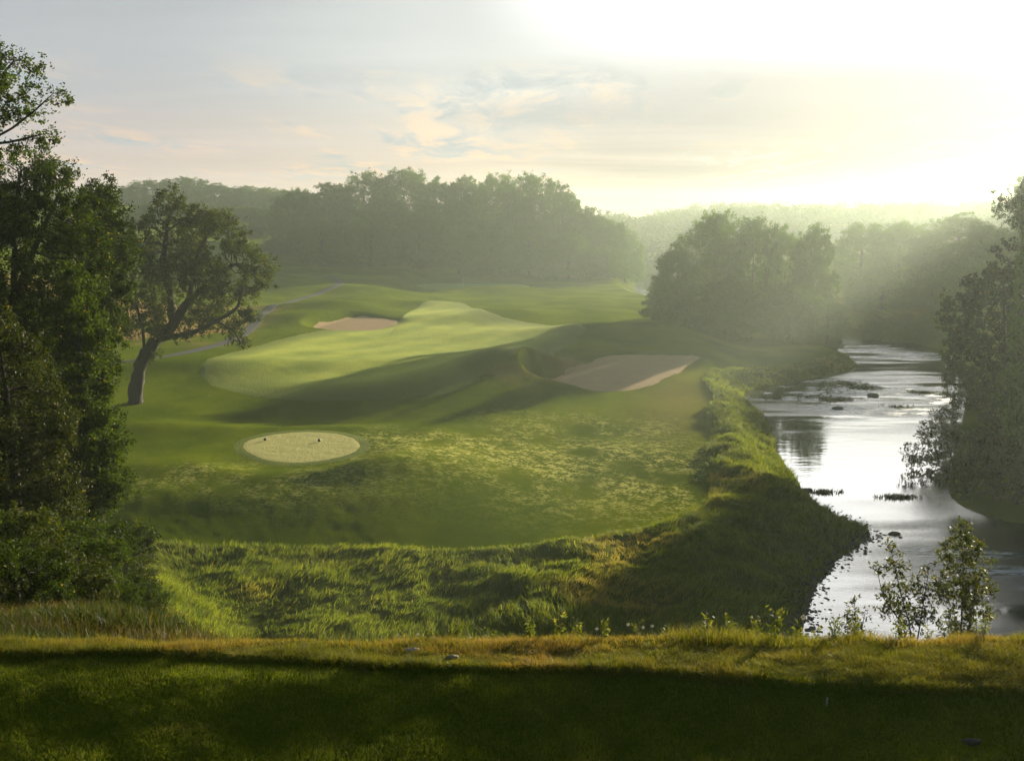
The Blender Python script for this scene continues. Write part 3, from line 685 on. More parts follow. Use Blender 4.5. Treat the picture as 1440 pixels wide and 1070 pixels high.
for k, u, vt, wp, y, lab in [(0, 175, 330, 70, 330, 'hazy tree seen between the left wood and the leaning tree'), (3, 395, 335, 70, 400, 'low hazy tree right of the leaning tree crown'), (2, 330, 330, 100, 430, 'hazy bushy tree behind the leaning tree crown'), (0, 225, 285, 90, 440, 'hazy tree behind the upper left of the leaning tree crown'), (2, 290, 290, 100, 470, 'hazy wide tree above the right half of the leaning tree crown'), (3, 345, 292, 80, 455, 'hazy tree in the gap between the leaning tree and the wood'), (0, 385, 298, 70, 440, 'hazy rounded tree at the left foot of the wood'), (2, 190, 300, 90, 400, 'hazy dark tree close right of the left wood'), (1, 425, 318, 50, 395, 'slim low tree at the left foot of the wood')]:
    wood_tree(k, u, vt, wp, y, lab, 'hazy trees on the left slope', sink=.5)
Gc = 'trees of the clump by the river bend'
for k, u, vt, wp, y, lab in [(0, 1008, 290, 128, 232, 'tallest tree of the clump by the river bend, with a rounded top'), (3, 955, 345, 90, 226, 'left hand tree of the clump by the river bend, sloping down to the meadow'),
     (2, 1062, 303, 100, 230, 'broad middle tree of the clump by the river bend'), (1, 1145, 309, 78, 222, 'right hand tree of the clump with a ragged top'), (3, 1020, 390, 110, 212, 'low bushy tree at the foot of the clump'),
     (0, 1110, 395, 110, 210, 'low bushy tree at the foot of the clump beside the water'), (3, 1106, 318, 84, 228, 'leafy tree between the broad middle tree and the ragged one of the clump'), (1, 928, 400, 56, 232, 'small outlying tree on the left edge of the clump'), (3, 1165, 420, 70, 214, 'low shrubby tree at the right foot of the clump')]:
    wood_tree(k, u, vt, wp, y, lab, Gc, sink=.6, wide=.98)
Gr = 'misty trees on the far river bank'
for k, u, vt, wp, y, lab in [(2, 1215, 312, 100, 300, 'misty tree next to the clump across the water'), (0, 1268, 308, 80, 310, 'misty tree in the middle of the far bank'), (1, 1310, 322, 66, 300, 'misty slim tree on the far bank'),
     (3, 1350, 300, 110, 290, 'misty tree on the far bank with the highest top'), (2, 1400, 320, 110, 280, 'misty tree behind the big dark tree by the water'), (0, 1240, 385, 110, 262, 'shadowed low tree on the far bank where the light beam lands'),
     (3, 1310, 390, 110, 255, 'shadowed low tree on the far bank below the beam'), (0, 1235, 446, 50, 236, 'low shadowed bush on the far bank close to the clump'), (3, 1275, 440, 60, 232, 'low shadowed bush at the water edge of the far bank'), (2, 1318, 436, 60, 226, 'low shadowed bush on the far bank right of the others'), (0, 1352, 430, 56, 216, 'low shadowed bush on the far bank under the big dark tree'), (2, 1375, 370, 110, 245, 'shadowed tree on the far bank beside the big dark tree')]:
    wood_tree(k, u, vt, wp, y, lab, Gr, sink=.6)

# ---- distant woods: one far mass on the ridge
def far_woods():
    rg = np.random.default_rng(5); C = []; S = []
    for layer, (r0, r1, n, a0, a1) in enumerate([(650, 860, 1300, -34, 44), (540, 640, 150, 4, 44)]):
        for k in range(n):
            a = R(rg.uniform(a0, a1)); r = rg.uniform(r0, r1); x, y = r * math.sin(a), r * math.cos(a); z = hz(x, y)
            h = rg.uniform(9, 15) * (1 if layer == 0 else .8); wd = rg.uniform(7, 13); m = 230
            q = rg.normal(0, 1, (m, 3)); q /= np.linalg.norm(q, axis=1)[:, None]; q *= rg.uniform(.55, 1, m)[:, None]
            C.append(np.array([x, y, z + h * .5]) + q * (wd * .6, wd * .6, h * .52)); S.append(np.full(m, rg.random()))
    C = np.vstack(C); S = np.concatenate(S); v, f = leaves(C, 1.25, rg, aspect=.8)
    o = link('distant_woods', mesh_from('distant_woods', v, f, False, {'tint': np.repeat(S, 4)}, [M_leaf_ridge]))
    tag(o, 'pale wooded ridges fading into mist along the horizon', 'woods', kind='stuff')
far_woods()

# ---- the old leaning tree
def px_tree(y, u0, v0):
    """a converter from picture offsets to local metres for a tree standing at depth y with its foot at (u0, v0)"""
    k = y / F * 1.0
    return k, lambda u, v, dy=0.0: ((u - u0) * k, dy, (v0 - v) * k)
hp = hit(190, 566); k, L = px_tree(hp[1], 190, 566)
hl = []
rgh = np.random.default_rng(11)
for u, v, r_, dep in [(252, 298, 36, 0), (222, 320, 28, -2), (285, 312, 36, 2), (318, 318, 30, -1), (335, 345, 34, 1), (372, 372, 28, -1), (352, 400, 30, 2), (358, 440, 22, -1), (345, 476, 21, 0), (255, 350, 48, 3), (225, 372, 38, -3), (285, 380, 46, -2),
                      (222, 418, 34, 2), (200, 440, 22, -1), (240, 448, 24, -4), (300, 430, 30, 3), (322, 400, 30, -3), (392, 368, 15, 0), (290, 458, 16, -2), (218, 500, 13, 1), (240, 272, 16, 0), (310, 297, 14, 1), (205, 350, 24, 3), (196, 455, 19, -2), (214, 470, 17, 3), (262, 440, 26, 3), (300, 455, 22, 1), (328, 462, 19, 1), (272, 468, 14, -3), (252, 276, 15, 1), (272, 286, 17, -1), (328, 302, 16, 1), (200, 410, 22, 1), (382, 395, 16, 1)]:
    p = L(u, v, dep); s = r_ * k * .88; hl.append((p[0], p[1], p[2], s, s * 1.25, s * .9))
tp = [L(190, 572), L(193, 545), L(199, 515), L(207, 495), L(222, 478, .5), L(246, 456, .8), L(266, 425, 1), L(280, 390, .5), L(290, 350, 0)]
lm = [[L(222, 478, .5), L(250, 470, -1), L(285, 463, -2), L(318, 447, -2), L(345, 430, -1.5), L(352, 405, -1)], [L(246, 456, .8), L(240, 415, 2), L(232, 370, 1.5), L(245, 320, .5)], [L(266, 425, 1), L(300, 395, 1), L(335, 370, 1), L(362, 372, 0)],
      [L(207, 495), L(210, 460, -1), L(206, 430, -1.5)], [L(318, 447, -2), L(340, 462, -1.5), L(346, 478, -1)], [L(222, 478, .5), L(224, 492, -.5), L(219, 503, -.5)]]
put_tree('leaning_tree', make_tree(hl, tp, .74, 2300, 70000, .27, .36, M_leaf_hero, M_bark, 21, .62, .85, .025, 11, .45, limbs=lm), hp, 'old dark tree leaning to the right at the edge of the fairway')

# ---- left wood
def lob_px(L, k, rows, ydep):
    return [(*L(u, v, dy), r_ * k, r_ * k * ydep, r_ * k * .92) for u, v, r_, dy in rows]
def left_tree(name, label, y, u0, v0, rows, trunk, limbs, br, natt, nleaf, ls, spread, ml, seed, step, cat='tree', group='trees of the dark wood on the left', ydep=1.2, **kw):
    b = at_depth(u0, v0, y); zb = hz(b[0], y); k, L = px_tree(y, u0, 0); v_base = 0
    # express the heights from the real ground under the tree
    zt = lambda v: at_depth(u0, v, y)[2] - zb
    LL = lambda u, v, dy=0.0: ((u - u0) * y / F, dy, zt(v))
    lobes = [(*LL(u, v, dy), r_ * k, r_ * k * ydep, r_ * k * .92) for u, v, r_, dy in rows]
    tr = [((trunk[0][0] - u0) * y / F, 0, -.4)] + [LL(*p) for p in trunk]
    lim = [[LL(*p) for p in l] for l in (limbs or [])]
    ms = make_tree(lobes, tr, br, natt, nleaf, ls, spread, ml, M_bark, seed, step, step * 1.3, kw.pop('tip', .012), 6, .3, limbs=lim, **kw)
    return put_tree(name, ms, (b[0], y, zb), label, cat, group)
# airy tall tree at the picture's edge
left_tree('airy_tree', 'tall airy tree with open branches rising above the dark left wood', 40, -40, 700,
   [(20, 75, 34, 0), (62, 85, 26, 1), (-30, 60, 45, 0), (75, 125, 24, -1), (110, 135, 20, 1), (128, 128, 10, 0), (95, 185, 26, 0), (45, 150, 30, 1), (10, 190, 34, -1), (-40, 150, 50, 0), (60, 215, 30, 0), (-10, 105, 30, 2), (112, 195, 14, 0), (-60, 240, 60, 0)],
   [(-40, 600), (-42, 400), (-38, 280), (-30, 190), (-15, 110), (10, 70)], [[(-38, 280), (0, 205, .3), (45, 180, .4), (80, 155, .3), (112, 132, 0)], [(-30, 190), (10, 150, -.3), (40, 110), (62, 85)], [(0, 205), (50, 200), (90, 190)]],
   .17, 1200, 19000, .115, .17, M_leaf_mid, 31, .34, tip=.007, aspect=.6)
left_tree('broadleaf_tree', 'large dark broad tree with the highest dense crown of the left wood', 47, 40, 760,
   [(20, 245, 45, 0), (70, 240, 42, 1), (115, 262, 36, 0), (0, 300, 60, 1), (60, 310, 60, -1), (120, 320, 48, 0), (150, 290, 26, 1), (30, 380, 70, -1), (110, 390, 55, 1), (150, 360, 36, 0), (20, 460, 70, 0), (100, 470, 55, -1), (50, 540, 60, 0), (-40, 350, 70, 0), (-40, 480, 70, 0)],
   [(45, 700), (48, 560), (42, 420), (50, 320), (60, 250)], [[(42, 420), (80, 340), (115, 270)], [(48, 500), (10, 400), (-20, 300)]], .38, 2400, 130000, .125, .27, M_leaf_dark, 32, .42)
left_tree('broadleaf_tree', 'dark tree at the right edge of the left wood, beside the leaning tree', 58, 150, 720,
   [(165, 275, 26, 0), (140, 290, 30, 1), (185, 310, 24, 0), (160, 330, 36, -1), (130, 350, 40, 0), (180, 350, 24, 1), (150, 400, 40, 0), (185, 395, 20, 0), (130, 450, 45, 1), (165, 440, 26, 0), (120, 520, 45, 0), (150, 500, 30, 0), (194, 300, 18, 0), (192, 335, 20, 1), (188, 368, 22, 0), (182, 412, 18, 0)],
   [(140, 690), (142, 560), (146, 420), (155, 320), (162, 280)], [[(146, 450), (170, 390), (183, 330)]], .30, 1600, 72000, .14, .28, M_leaf_dark, 33, .46)
left_tree('bushy_tree', 'dense drooping green tree low on the right side of the left wood', 44, 130, 770,
   [(130, 400, 26, 0), (115, 440, 34, 0), (145, 450, 26, 0), (120, 490, 38, 1), (140, 520, 34, 0), (110, 550, 42, 0), (145, 580, 36, -1), (125, 610, 46, 0), (150, 640, 36, 0), (110, 660, 50, 1), (160, 680, 30, 0), (135, 705, 42, 0), (165, 655, 24, 0), (80, 600, 40, 1), (75, 680, 44, 0)],
   [(128, 745), (128, 640), (126, 520), (130, 420)], None, .22, 2000, 100000, .11, .24, M_leaf_mid, 34, .38, droop=.5)
left_tree('bushy_tree', 'yellowing bushy tree at the left picture edge under the dark wood', 36, 30, 830,
   [(20, 470, 34, 0), (60, 500, 30, 0), (0, 530, 44, 0), (50, 560, 44, 1), (90, 600, 32, 0), (10, 620, 54, -1), (60, 650, 48, 0), (100, 680, 34, 0), (20, 710, 54, 0), (70, 730, 42, 1), (-30, 600, 60, 0)],
   [(30, 800), (32, 680), (28, 560), (22, 480)], None, .18, 1900, 80000, .09, .21, M_leaf_warm, 35, .32)
# bushes on the slope below
Gb = 'bushes on the slope below the left wood'
bush_rows = lambda w, h, sd: [(w * .5 * math.cos(i * 2.4) * (.3 + .1 * (i % 3)), w * .5 * math.sin(i * 2.4) * (.3 + .1 * (i % 4)), h * (.25 + .6 * ((i * .37 + sd) % 1)), w * .22, w * .22, h * .2) for i in range(9)]
BUSH = [make_tree(bush_rows(3.2, 2.4, .1 * s_), [(0, 0, -.2), (.05, 0, .35), (.1, .05, .7)], .07, 700, 15000, .075, .14, [M_leaf_warm, M_leaf_mid, M_leaf_dark][s_], M_bark, 80 + s_, .26, .30, .008, 5, .2, up=.15) for s_ in range(3)]
for k_, u, vb, y, sc_, lab in [(0, 20, 800, 27, .95, 'yellow green bush at the left edge just above the dry strip'), (1, 75, 812, 30, 1.0, 'leafy bush above the dry strip under the yellowing tree'), (2, 130, 790, 34, 1.05, 'dark bush at the foot of the drooping tree'),
      (0, 175, 790, 38, .9, 'small warm bush at the right foot of the left wood'), (1, 205, 775, 44, .7, 'outermost green bush where the left wood meets the rough'), (2, 60, 740, 40, 1.3, 'tall dark bush behind the leafy one under the wood'), (1, -20, 760, 30, 1.3, 'large bush cut by the picture edge on the slope'), (2, 165, 735, 50, 1.2, 'dark bush behind the drooping tree'), (2, 35, 850, 19, .62, 'low dark bush at the left edge, closest to the golden strip'), (0, 105, 846, 21, .6, 'low yellowish bush close above the golden strip'), (1, 160, 838, 24, .45, 'low green bush close above the golden strip, right of the yellowish one'), (0, 240, 800, 36, .45, 'thin warm bush standing alone at the edge of the rough'), (1, 120, 820, 26, .7, 'rounded bush between the low yellowish one and the wood'), (2, 185, 812, 31, .55, 'dark rounded bush in front of the small warm one')]:
    p = at_depth(u, vb, y); zb = hz(p[0], y)
    put_tree('bush', BUSH[k_], (p[0], y, zb - .05), lab, 'bush', Gb, u * .7, (sc_, sc_, sc_ * 1.1))

# ---- right bank
def right_tree(*a, **kw): return left_tree(*a, group='dark trees on the near right bank', **kw)
right_tree('tall_bank_tree', 'big dark tree with an open leafy top above the river', 160, 1440, 600,
   [(1400, 285, 24, 0), (1435, 275, 26, 1), (1385, 290, 17, 0), (1378, 305, 12, 0), (1405, 312, 16, 1), (1420, 305, 18, -1), (1440, 320, 22, 0), (1400, 345, 14, 0), (1385, 352, 12, 0), (1430, 350, 22, 1), (1465, 300, 36, 0), (1490, 350, 50, 0), (1460, 400, 40, 0), (1480, 260, 30, 0)],
   [(1446, 560), (1448, 440), (1446, 360), (1440, 300), (1437, 270)], [[(1446, 370), (1420, 352), (1390, 350)], [(1444, 330), (1420, 305), (1395, 290)]], .40, 1200, 30000, .32, .36, M_leaf_dark, 51, .7)
right_tree('bank_tree', 'dark rounded tree hanging over the river under the big open topped tree', 150, 1400, 640,
   [(1400, 395, 36, 0), (1370, 405, 30, 0), (1345, 425, 26, 0), (1328, 422, 22, 0), (1318, 442, 18, 0), (1332, 468, 24, 1), (1338, 500, 24, 0), (1340, 535, 22, 0), (1380, 440, 44, 1), (1420, 440, 44, 0), (1355, 470, 34, -1), (1400, 490, 48, 0), (1370, 520, 34, 0), (1440, 510, 50, 0), (1395, 550, 44, 0), (1430, 580, 44, 0), (1365, 556, 20, 0)],
   [(1405, 600), (1404, 520), (1400, 450), (1396, 400)], None, .36, 1600, 46000, .36, .40, M_leaf_dark, 52, .75)
right_tree('bank_tree', 'dark leafy tree on the right bank at the picture edge', 118, 1425, 700,
   [(1420, 545, 36, 0), (1450, 530, 44, 0), (1395, 580, 30, 0), (1430, 600, 44, 1), (1400, 625, 34, 0), (1460, 620, 50, 0), (1425, 660, 40, 0), (1395, 670, 26, 0), (1450, 690, 40, 0)],
   [(1430, 700), (1432, 640), (1430, 580), (1432, 540)], None, .28, 1300, 30000, .27, .33, M_leaf_dark, 53, .6)
right_tree('overhanging_bush', 'dark bush leaning out over the bright water', 112, 1335, 690,
   [(1312, 590, 18, 0), (1330, 580, 14, 0), (1300, 612, 20, 0), (1335, 615, 26, 1), (1280, 635, 18, -1), (1310, 640, 24, 0), (1350, 640, 28, 0), (1290, 655, 16, 0), (1330, 665, 22, 0), (1268, 640, 10, 0), (1370, 620, 26, 0), (1372, 660, 28, 0), (1322, 570, 8, 0)],
   [(1352, 690), (1345, 665), (1334, 640), (1322, 605)], [[(1345, 665), (1318, 655), (1290, 645), (1270, 640)]], .16, 1100, 11000, .22, .26, M_leaf_dark, 54, .42, cat='bush')
right_tree('bank_tree', 'low dark tree covering the point of land below the leaning bush', 95, 1405, 735,
   [(1362, 640, 22, 0), (1385, 625, 28, 0), (1345, 665, 20, 0), (1375, 670, 32, 0), (1410, 650, 38, 0), (1440, 660, 40, 0), (1352, 695, 18, 0), (1385, 705, 28, 0), (1420, 700, 36, 0), (1455, 710, 36, 0), (1340, 680, 12, 0), (1360, 716, 18, 0), (1400, 735, 26, 0), (1440, 738, 30, 0), (1378, 728, 18, 0)],
   [(1400, 735), (1398, 690), (1395, 640)], None, .2, 1300, 38000, .19, .32, M_leaf_dark, 55, .5)
right_tree('bank_bush', 'dark bush on the right shore beneath the rounded overhanging tree', 142, 1375, 610,
   [(1345, 560, 16, 0), (1360, 575, 20, 0), (1378, 560, 24, 0), (1350, 590, 14, 0), (1380, 590, 22, 0), (1405, 575, 26, 0), (1358, 530, 18, 0)],
   [(1378, 605), (1374, 575), (1370, 545)], None, .16, 800, 15000, .24, .32, M_leaf_dark, 56, .55, cat='bush')
# off to the right: the same bank woods go on, and throw the long shadows over the near meadow
Go = 'woods of the right bank beyond the picture edge'
spots = [(52, 100, 13), (58, 108, 15), (66, 116, 16), (72, 104, 17), (62, 92, 15), (80, 96, 16), (68, 128, 15), (78, 134, 18), (88, 120, 18), (96, 138, 18), (78, 150, 16), (88, 158, 18), (98, 160, 20), (108, 150, 18),
         (87, 174, 18), (97, 178, 19), (108, 182, 20), (98, 192, 19), (110, 200, 20), (122, 196, 20), (113, 214, 20), (124, 216, 20), (126, 234, 20), (138, 232, 22), (131, 254, 21), (144, 256, 22), (134, 274, 21), (150, 280, 22), (147, 302, 22), (164, 310, 22), (162, 334, 22), (180, 344, 24), (178, 368, 24), (196, 384, 24), (140, 176, 20), (150, 210, 22)]
for i, (x, y, wd) in enumerate(spots):
    for _ in range(3):
        top = CAMZ + y * math.tan(math.atan((535 - 262 + .968 * (720 + F * x / y - 1440)) / F) - PITCH); d = top / math.tan(SUN_EL)
        if (y - .824 * d) < 128 and (.824 * x - .566 * y - wd * .5) < -36.5: x += (-36.5 - (.824 * x - .566 * y - wd * .5)) / .824
    ms, Ht, Wd = PROTO[(0, 2, 3, 0, 2, 3, 1)[i % 7]]; zb = hz(x, y); u = 720 + F * x / y * 1.0; v = 262 - .968 * (u - 1440)
    top = CAMZ + y * math.tan(math.atan((535 - v) / F) - PITCH); h = min(max(top - zb - (i * 1.7) % 2.5, 15), 33 if y < 120 else 37)
    put_tree('broadleaf_tree', ms, (x, y, zb - .4), 'tree of the right bank woods', 'tree', Go, i * 1.3, (wd / Wd, wd / Wd, h / Ht))

# ------------------------------------------------------------------ grass as blades
def blades(xy, z, h, wd, lean, rng, tint, dry, seg2=True):
    n = len(xy); a = rng.uniform(0, 2 * math.pi, n); b = np.c_[np.cos(a), np.sin(a), np.zeros(n)]
    base = np.c_[xy, z]; top = base + np.c_[lean * h[:, None], h]
    if seg2:
        mid = base + np.c_[lean * h[:, None] * .35, h * .6]
        v = np.stack([base - b * wd[:, None] * .5, base + b * wd[:, None] * .5, mid - b * wd[:, None] * .36, mid + b * wd[:, None] * .36, top], 1).reshape(-1, 3)
        o = np.arange(n)[:, None] * 5
        return v, [o + np.array([[0, 1, 3, 2]]), o + np.array([[2, 3, 4]])], np.repeat(tint, 5), np.repeat(dry, 5)
    v = np.stack([base - b * wd[:, None] * .5, base + b * wd[:, None] * .5, top], 1).reshape(-1, 3)
    return v, [np.arange(n * 3).reshape(-1, 3)], np.repeat(tint, 3), np.repeat(dry, 3)
def grass_obj(name, parts, m, label):
    v = parts[0]; o = link(name, mesh_from(name, v, parts[1], False, {'tint': parts[2], 'dry': parts[3]}, [m])); return tag(o, label, 'grass', kind='stuff')
def rank_grass():
    rg = np.random.default_rng(91); lo, hi = ROUGH.min(0), ROUGH.max(0); n = 74000
    p = np.c_[rg.uniform(lo[0], hi[0], n), rg.uniform(lo[1], hi[1], n)]
    keep = rg.random(n) < 1.25 * np.clip((85 / p[:, 1]) ** 1.2, .35, 1); p = p[keep]
    p = p[sdist(p[:, 0], p[:, 1], ROUGH) < -.1]; z = H(p[:, 0], p[:, 1]); ok = z > WATER + .22; p, z = p[ok], z[ok]
    m = 11; cl = fbm(p[:, 0] * .45, p[:, 1] * .45, 3); hh = .26 + .55 * np.clip(cl + .5, 0, 1); ang = fbm(p[:, 0] * .12 + 7, p[:, 1] * .12, 2) * 9
    ci = np.repeat(np.arange(len(p)), m); q = p[ci] + rg.normal(0, .17, (len(ci), 2))
    h = hh[ci] * rg.uniform(.55, 1.1, len(ci)) * .85; wd = rg.uniform(.035, .07, len(ci)) * np.clip(p[ci, 1] / 80, .9, 2)
    lean = np.c_[np.cos(ang[ci]), np.sin(ang[ci])] * .75 + rg.normal(0, .45, (len(ci), 2))
    tint = np.clip(.5 + cl[ci] * 1.2 + rg.normal(0, .2, len(ci)), 0, 1); dry = np.clip(sst(.12, .3, fbm(q[:, 0] * .13 + 3, q[:, 1] * .13, 3)) * .7 + (rg.random(len(ci)) < .05) * .6, 0, 1)
    grass_obj('rank_grass', blades(q, np.repeat(z, m) - .05, h, wd, lean, rg, tint, dry), M_rank, 'long tufted green grass between the mown turf and the river')
rank_grass()
def slope_grass():
    rg = np.random.default_rng(92); n = 20000; y = 12 + 42 * rg.random(n) ** 1.3; a = rg.uniform(.14, .50, n); x = -a * y; p = np.c_[x, y]; z = H(x, y)
    m = 8; cl = fbm(x * .5, y * .5, 3); ci = np.repeat(np.arange(n), m); q = p[ci] + rg.normal(0, .13, (len(ci), 2))
    h = (.10 + .38 * np.clip(cl[ci] + .5, 0, 1) ** 1.5) * rg.uniform(.4, 1.2, len(ci)); wd = rg.uniform(.014, .03, len(ci)) * np.clip(q[:, 1] / 28, .7, 2)
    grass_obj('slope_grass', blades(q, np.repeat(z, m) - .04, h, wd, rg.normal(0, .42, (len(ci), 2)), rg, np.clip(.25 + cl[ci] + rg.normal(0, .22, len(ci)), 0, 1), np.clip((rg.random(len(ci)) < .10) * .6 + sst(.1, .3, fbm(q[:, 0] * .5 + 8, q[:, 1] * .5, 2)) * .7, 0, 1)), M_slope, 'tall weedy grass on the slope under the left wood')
slope_grass()
edge_y = lambda x: 9.72 - .10 * x + .05 * np.sin(x * 1.7)
def lawn():
    rg = np.random.default_rng(93); n = 330000; y = rg.uniform(8.2, 11.2, n); x = rg.uniform(-.54, .54, n) * y; e = edge_y(x)
    bare = fbm(x * 1.4 + 4, y * 2.2, 3); keep = (y < e + .02) & (bare > -.42); x, y, e, bare = x[keep], y[keep], e[keep], bare[keep]; n = len(x)
    cl = fbm(x * 3.4, y * 3.4, 3) * .7; h = .032 * rg.uniform(.5, 1.35, n) * (1 + .7 * cl); wd = rg.uniform(.003, .006, n)
    tint = np.clip(.5 + cl * 1.1 + rg.normal(0, .22, n), 0, 1); dry = np.clip((rg.random(n) < .05) * .8 + sst(-.15, -.4, bare) * .4, 0, 1)
    grass_obj('lawn_grass', blades(np.c_[x, y], H(x, y) - .004, h, wd, rg.normal(0, .45, (n, 2)), rg, tint, dry, False), M_lawn, 'short dewy dark green lawn in front of the dry strip')
    n = 300000; y = rg.uniform(8.6, 11.4, n); x = rg.uniform(-.54, .54, n) * y; e = edge_y(x)
    cl = fbm(x * 1.9 + 9, y * 3.2, 3); c2 = fbm(x * 6.5, y * 9.0, 2); keep = (y > e - .02) & (rg.random(n) < np.clip(.75 + 1.3 * cl + 1.2 * c2, .34, 1)); x, y, e, cl, c2 = x[keep], y[keep], e[keep], cl[keep], c2[keep]; n = len(x)
    right = sst(.6, 3.0, x) * sst(10.5, 10.0, y); ed = sst(.16, .0, y - e)
    h = .040 * rg.uniform(.35, 1.5, n) * np.clip(1 + 1.6 * cl + 1.5 * c2, .35, 2.4) * (1 + .8 * ed) * (1 - .25 * right); wd = rg.uniform(.003, .0065, n)
    dry = np.clip(sst(-.05, .28, fbm(x * 1.1 + 40, y * 2.6, 3) + .10 * sst(e + .1, e + .7, y) + rg.normal(0, .09, n)) * (1 - .8 * right) * (.45 + .55 * sst(-5.5, -.5, x)) + (rg.random(n) < .10) * .4, 0, 1)
    grass_obj('dry_strip_grass', blades(np.c_[x, y], H(x, y) - .004, h, wd, rg.normal(0, .7, (n, 2)), rg, np.clip(.35 + rg.normal(0, .28, n), 0, 1), dry, False), M_crest, 'rough golden brown grass strip along the crest beyond the lawn')
    n = 42000; y = rg.normal(10.75, .36, n); x = rg.uniform(-.54, .54, n) * y; tall = np.clip(fbm(x * 1.3 + 2, y * 1.3, 3) + .5, 0, 1); keep = (y > 10.3) & (y < 11.6) & (rg.random(n) < .1 + 1.1 * tall); x, y, tall = x[keep], y[keep], tall[keep]; n = len(x)
    ht = (.03 + .26 * tall ** 2.6 * (.35 + .65 * sst(-4, 2.5, x))) * rg.uniform(.4, 1.3, n)
    dry = np.clip(sst(.1, .5, fbm(x * .8 + 30, y * .8, 2) + .28 + rg.normal(0, .2, n)) * .7, 0, 1)
    grass_obj('crest_grass', blades(np.c_[x, y], H(x, y) - .01, ht, rg.uniform(.0035, .008, n), rg.normal(0, .42, (n, 2)), rg, np.clip(.5 + rg.normal(0, .3, n), 0, 1), dry), M_crest, 'sunlit seeding grass along the brow of the hill')
lawn()

# ------------------------------------------------------------------ crest plants
M_weed = leaf_mat('weed_leaf', (.030, .046, .005), (.085, .098, .010), ymix=.1, trans=.4, gloss=.06)
M_stem = plain('weed_stem', (.12, .10, .03), .7)
M_fluff = plain('seed_fluff', (.78, .72, .55), .9, .1)
def weed_meshes(seed, h):
    rg = np.random.default_rng(seed); mb = MB(); lc = []
    stems = []
    for s_ in range(rg.integers(2, 5)):
        a = rg.uniform(0, 6.28); d = np.array([math.cos(a), math.sin(a), 0]) * rg.uniform(.05, .22) * h; top = d + (0, 0, h * rg.uniform(.65, 1.0))
        pts = [np.zeros(3) + (0, 0, -.02), d * .35 + (0, 0, top[2] * .5), top]; mb.tube(pts, [.0045, .003, .0015], 5); stems.append(pts)
        for k in range(26):
            t = rg.uniform(.15, 1.0); p = pts[1] * 2 * t if t < .5 else pts[1] + (pts[2] - pts[1]) * (2 * t - 1); lc.append(p + rg.normal(0, .028, 3) * (1.3 - .6 * t))
    v = np.vstack(mb.v); stem = mesh_from('stem', v, [np.array(x) for x in mb.f.values()], True, None, [M_stem])
    lv, lf = leaves(np.array(lc), .044, rg, .2, .42, .6); tint = np.repeat(rg.random(len(lc)), 4)
    return stem, mesh_from('foliage', lv, lf, False, {'tint': tint}, [M_weed])
WEED = [weed_meshes(s_, .36) for s_ in range(5)]
def put_plant(name, ms, loc, lab, cat, grp, rz, sc):
    e = empty(name, loc); e.rotation_euler = (0, 0, rz); e.scale = (sc,) * 3; tag(e, lab, cat, grp); link('stem', ms[0], e); link('foliage', ms[1], e)
weeds = [(505, .5), (560, .8), (600, .7), (640, .9), (690, .7), (745, .8), (790, 1.15), (815, .9), (855, .8), (900, .7), (945, .75), (1000, .9), (1035, 1.0), (1070, 1.1), (1100, 1.2), (1130, .8), (1160, .8), (1185, .9), (1215, 1.0), (1240, .8), (1280, .9), (1320, .8), (1355, .7), (1400, .8), (420, .45), (330, .4), (240, .45), (150, .5)]
for i, (u, sc_) in enumerate(weeds):
    y = 10.85 + .25 * math.sin(i * 2.1); x = (u - 720) / F * y * 1.02; 
    put_plant('weed_plant', WEED[i % 5], (x, y, hz(x, y)), 'leafy weed standing in the sunlit grass on the brow', 'weed', 'leafy weeds along the brow', i * 1.9, sc_)
def dandelion():
    mb = MB(); mb.tube([(0, 0, -.02), (.006, 0, .12), (.012, .004, .25)], [.003, .0025, .002], 6); stem = mesh_from('stem', np.vstack(mb.v), [np.array(x) for x in mb.f.values()], True, None, [M_stem])
    rg = np.random.default_rng(4); m = 150; q = rg.normal(0, 1, (m, 3)); q /= np.linalg.norm(q, axis=1)[:, None]; c = np.array([.012, .004, .262])
    v, f = leaves(c + q * .019, .014, rg, .0, .5); head = mesh_from('seed_head', v, f, False, None, [M_fluff]); return stem, head
DAN = dandelion()
for i, (u, v, lab) in enumerate([(586, 893, 'round white seed head nearest the pale flat stone on the brow'), (838, 884, 'white seed head between the two tallest weeds'), (916, 880, 'biggest white seed head, standing clear above the brow grass'), (882, 878, 'small white seed head left of the biggest one'), (660, 897, 'low white seed head in the short brow grass'), (903, 882, 'pale seed head close beside the biggest one'), (1128, 868, 'white seed head against the bright river edge')]):
    y = 10.6 + .07 * i; p = at_depth(u, v, y); zb = hz(p[0], y); sc_ = max((p[2] - zb) / .262, .35)
    e = empty('dandelion', (p[0], y, zb)); e.scale = (max(sc_, .8),) * 2 + (sc_,); tag(e, lab, 'flower', 'dandelion seed heads on the brow'); link('stem', DAN[0], e); link('seed_head', DAN[1], e)

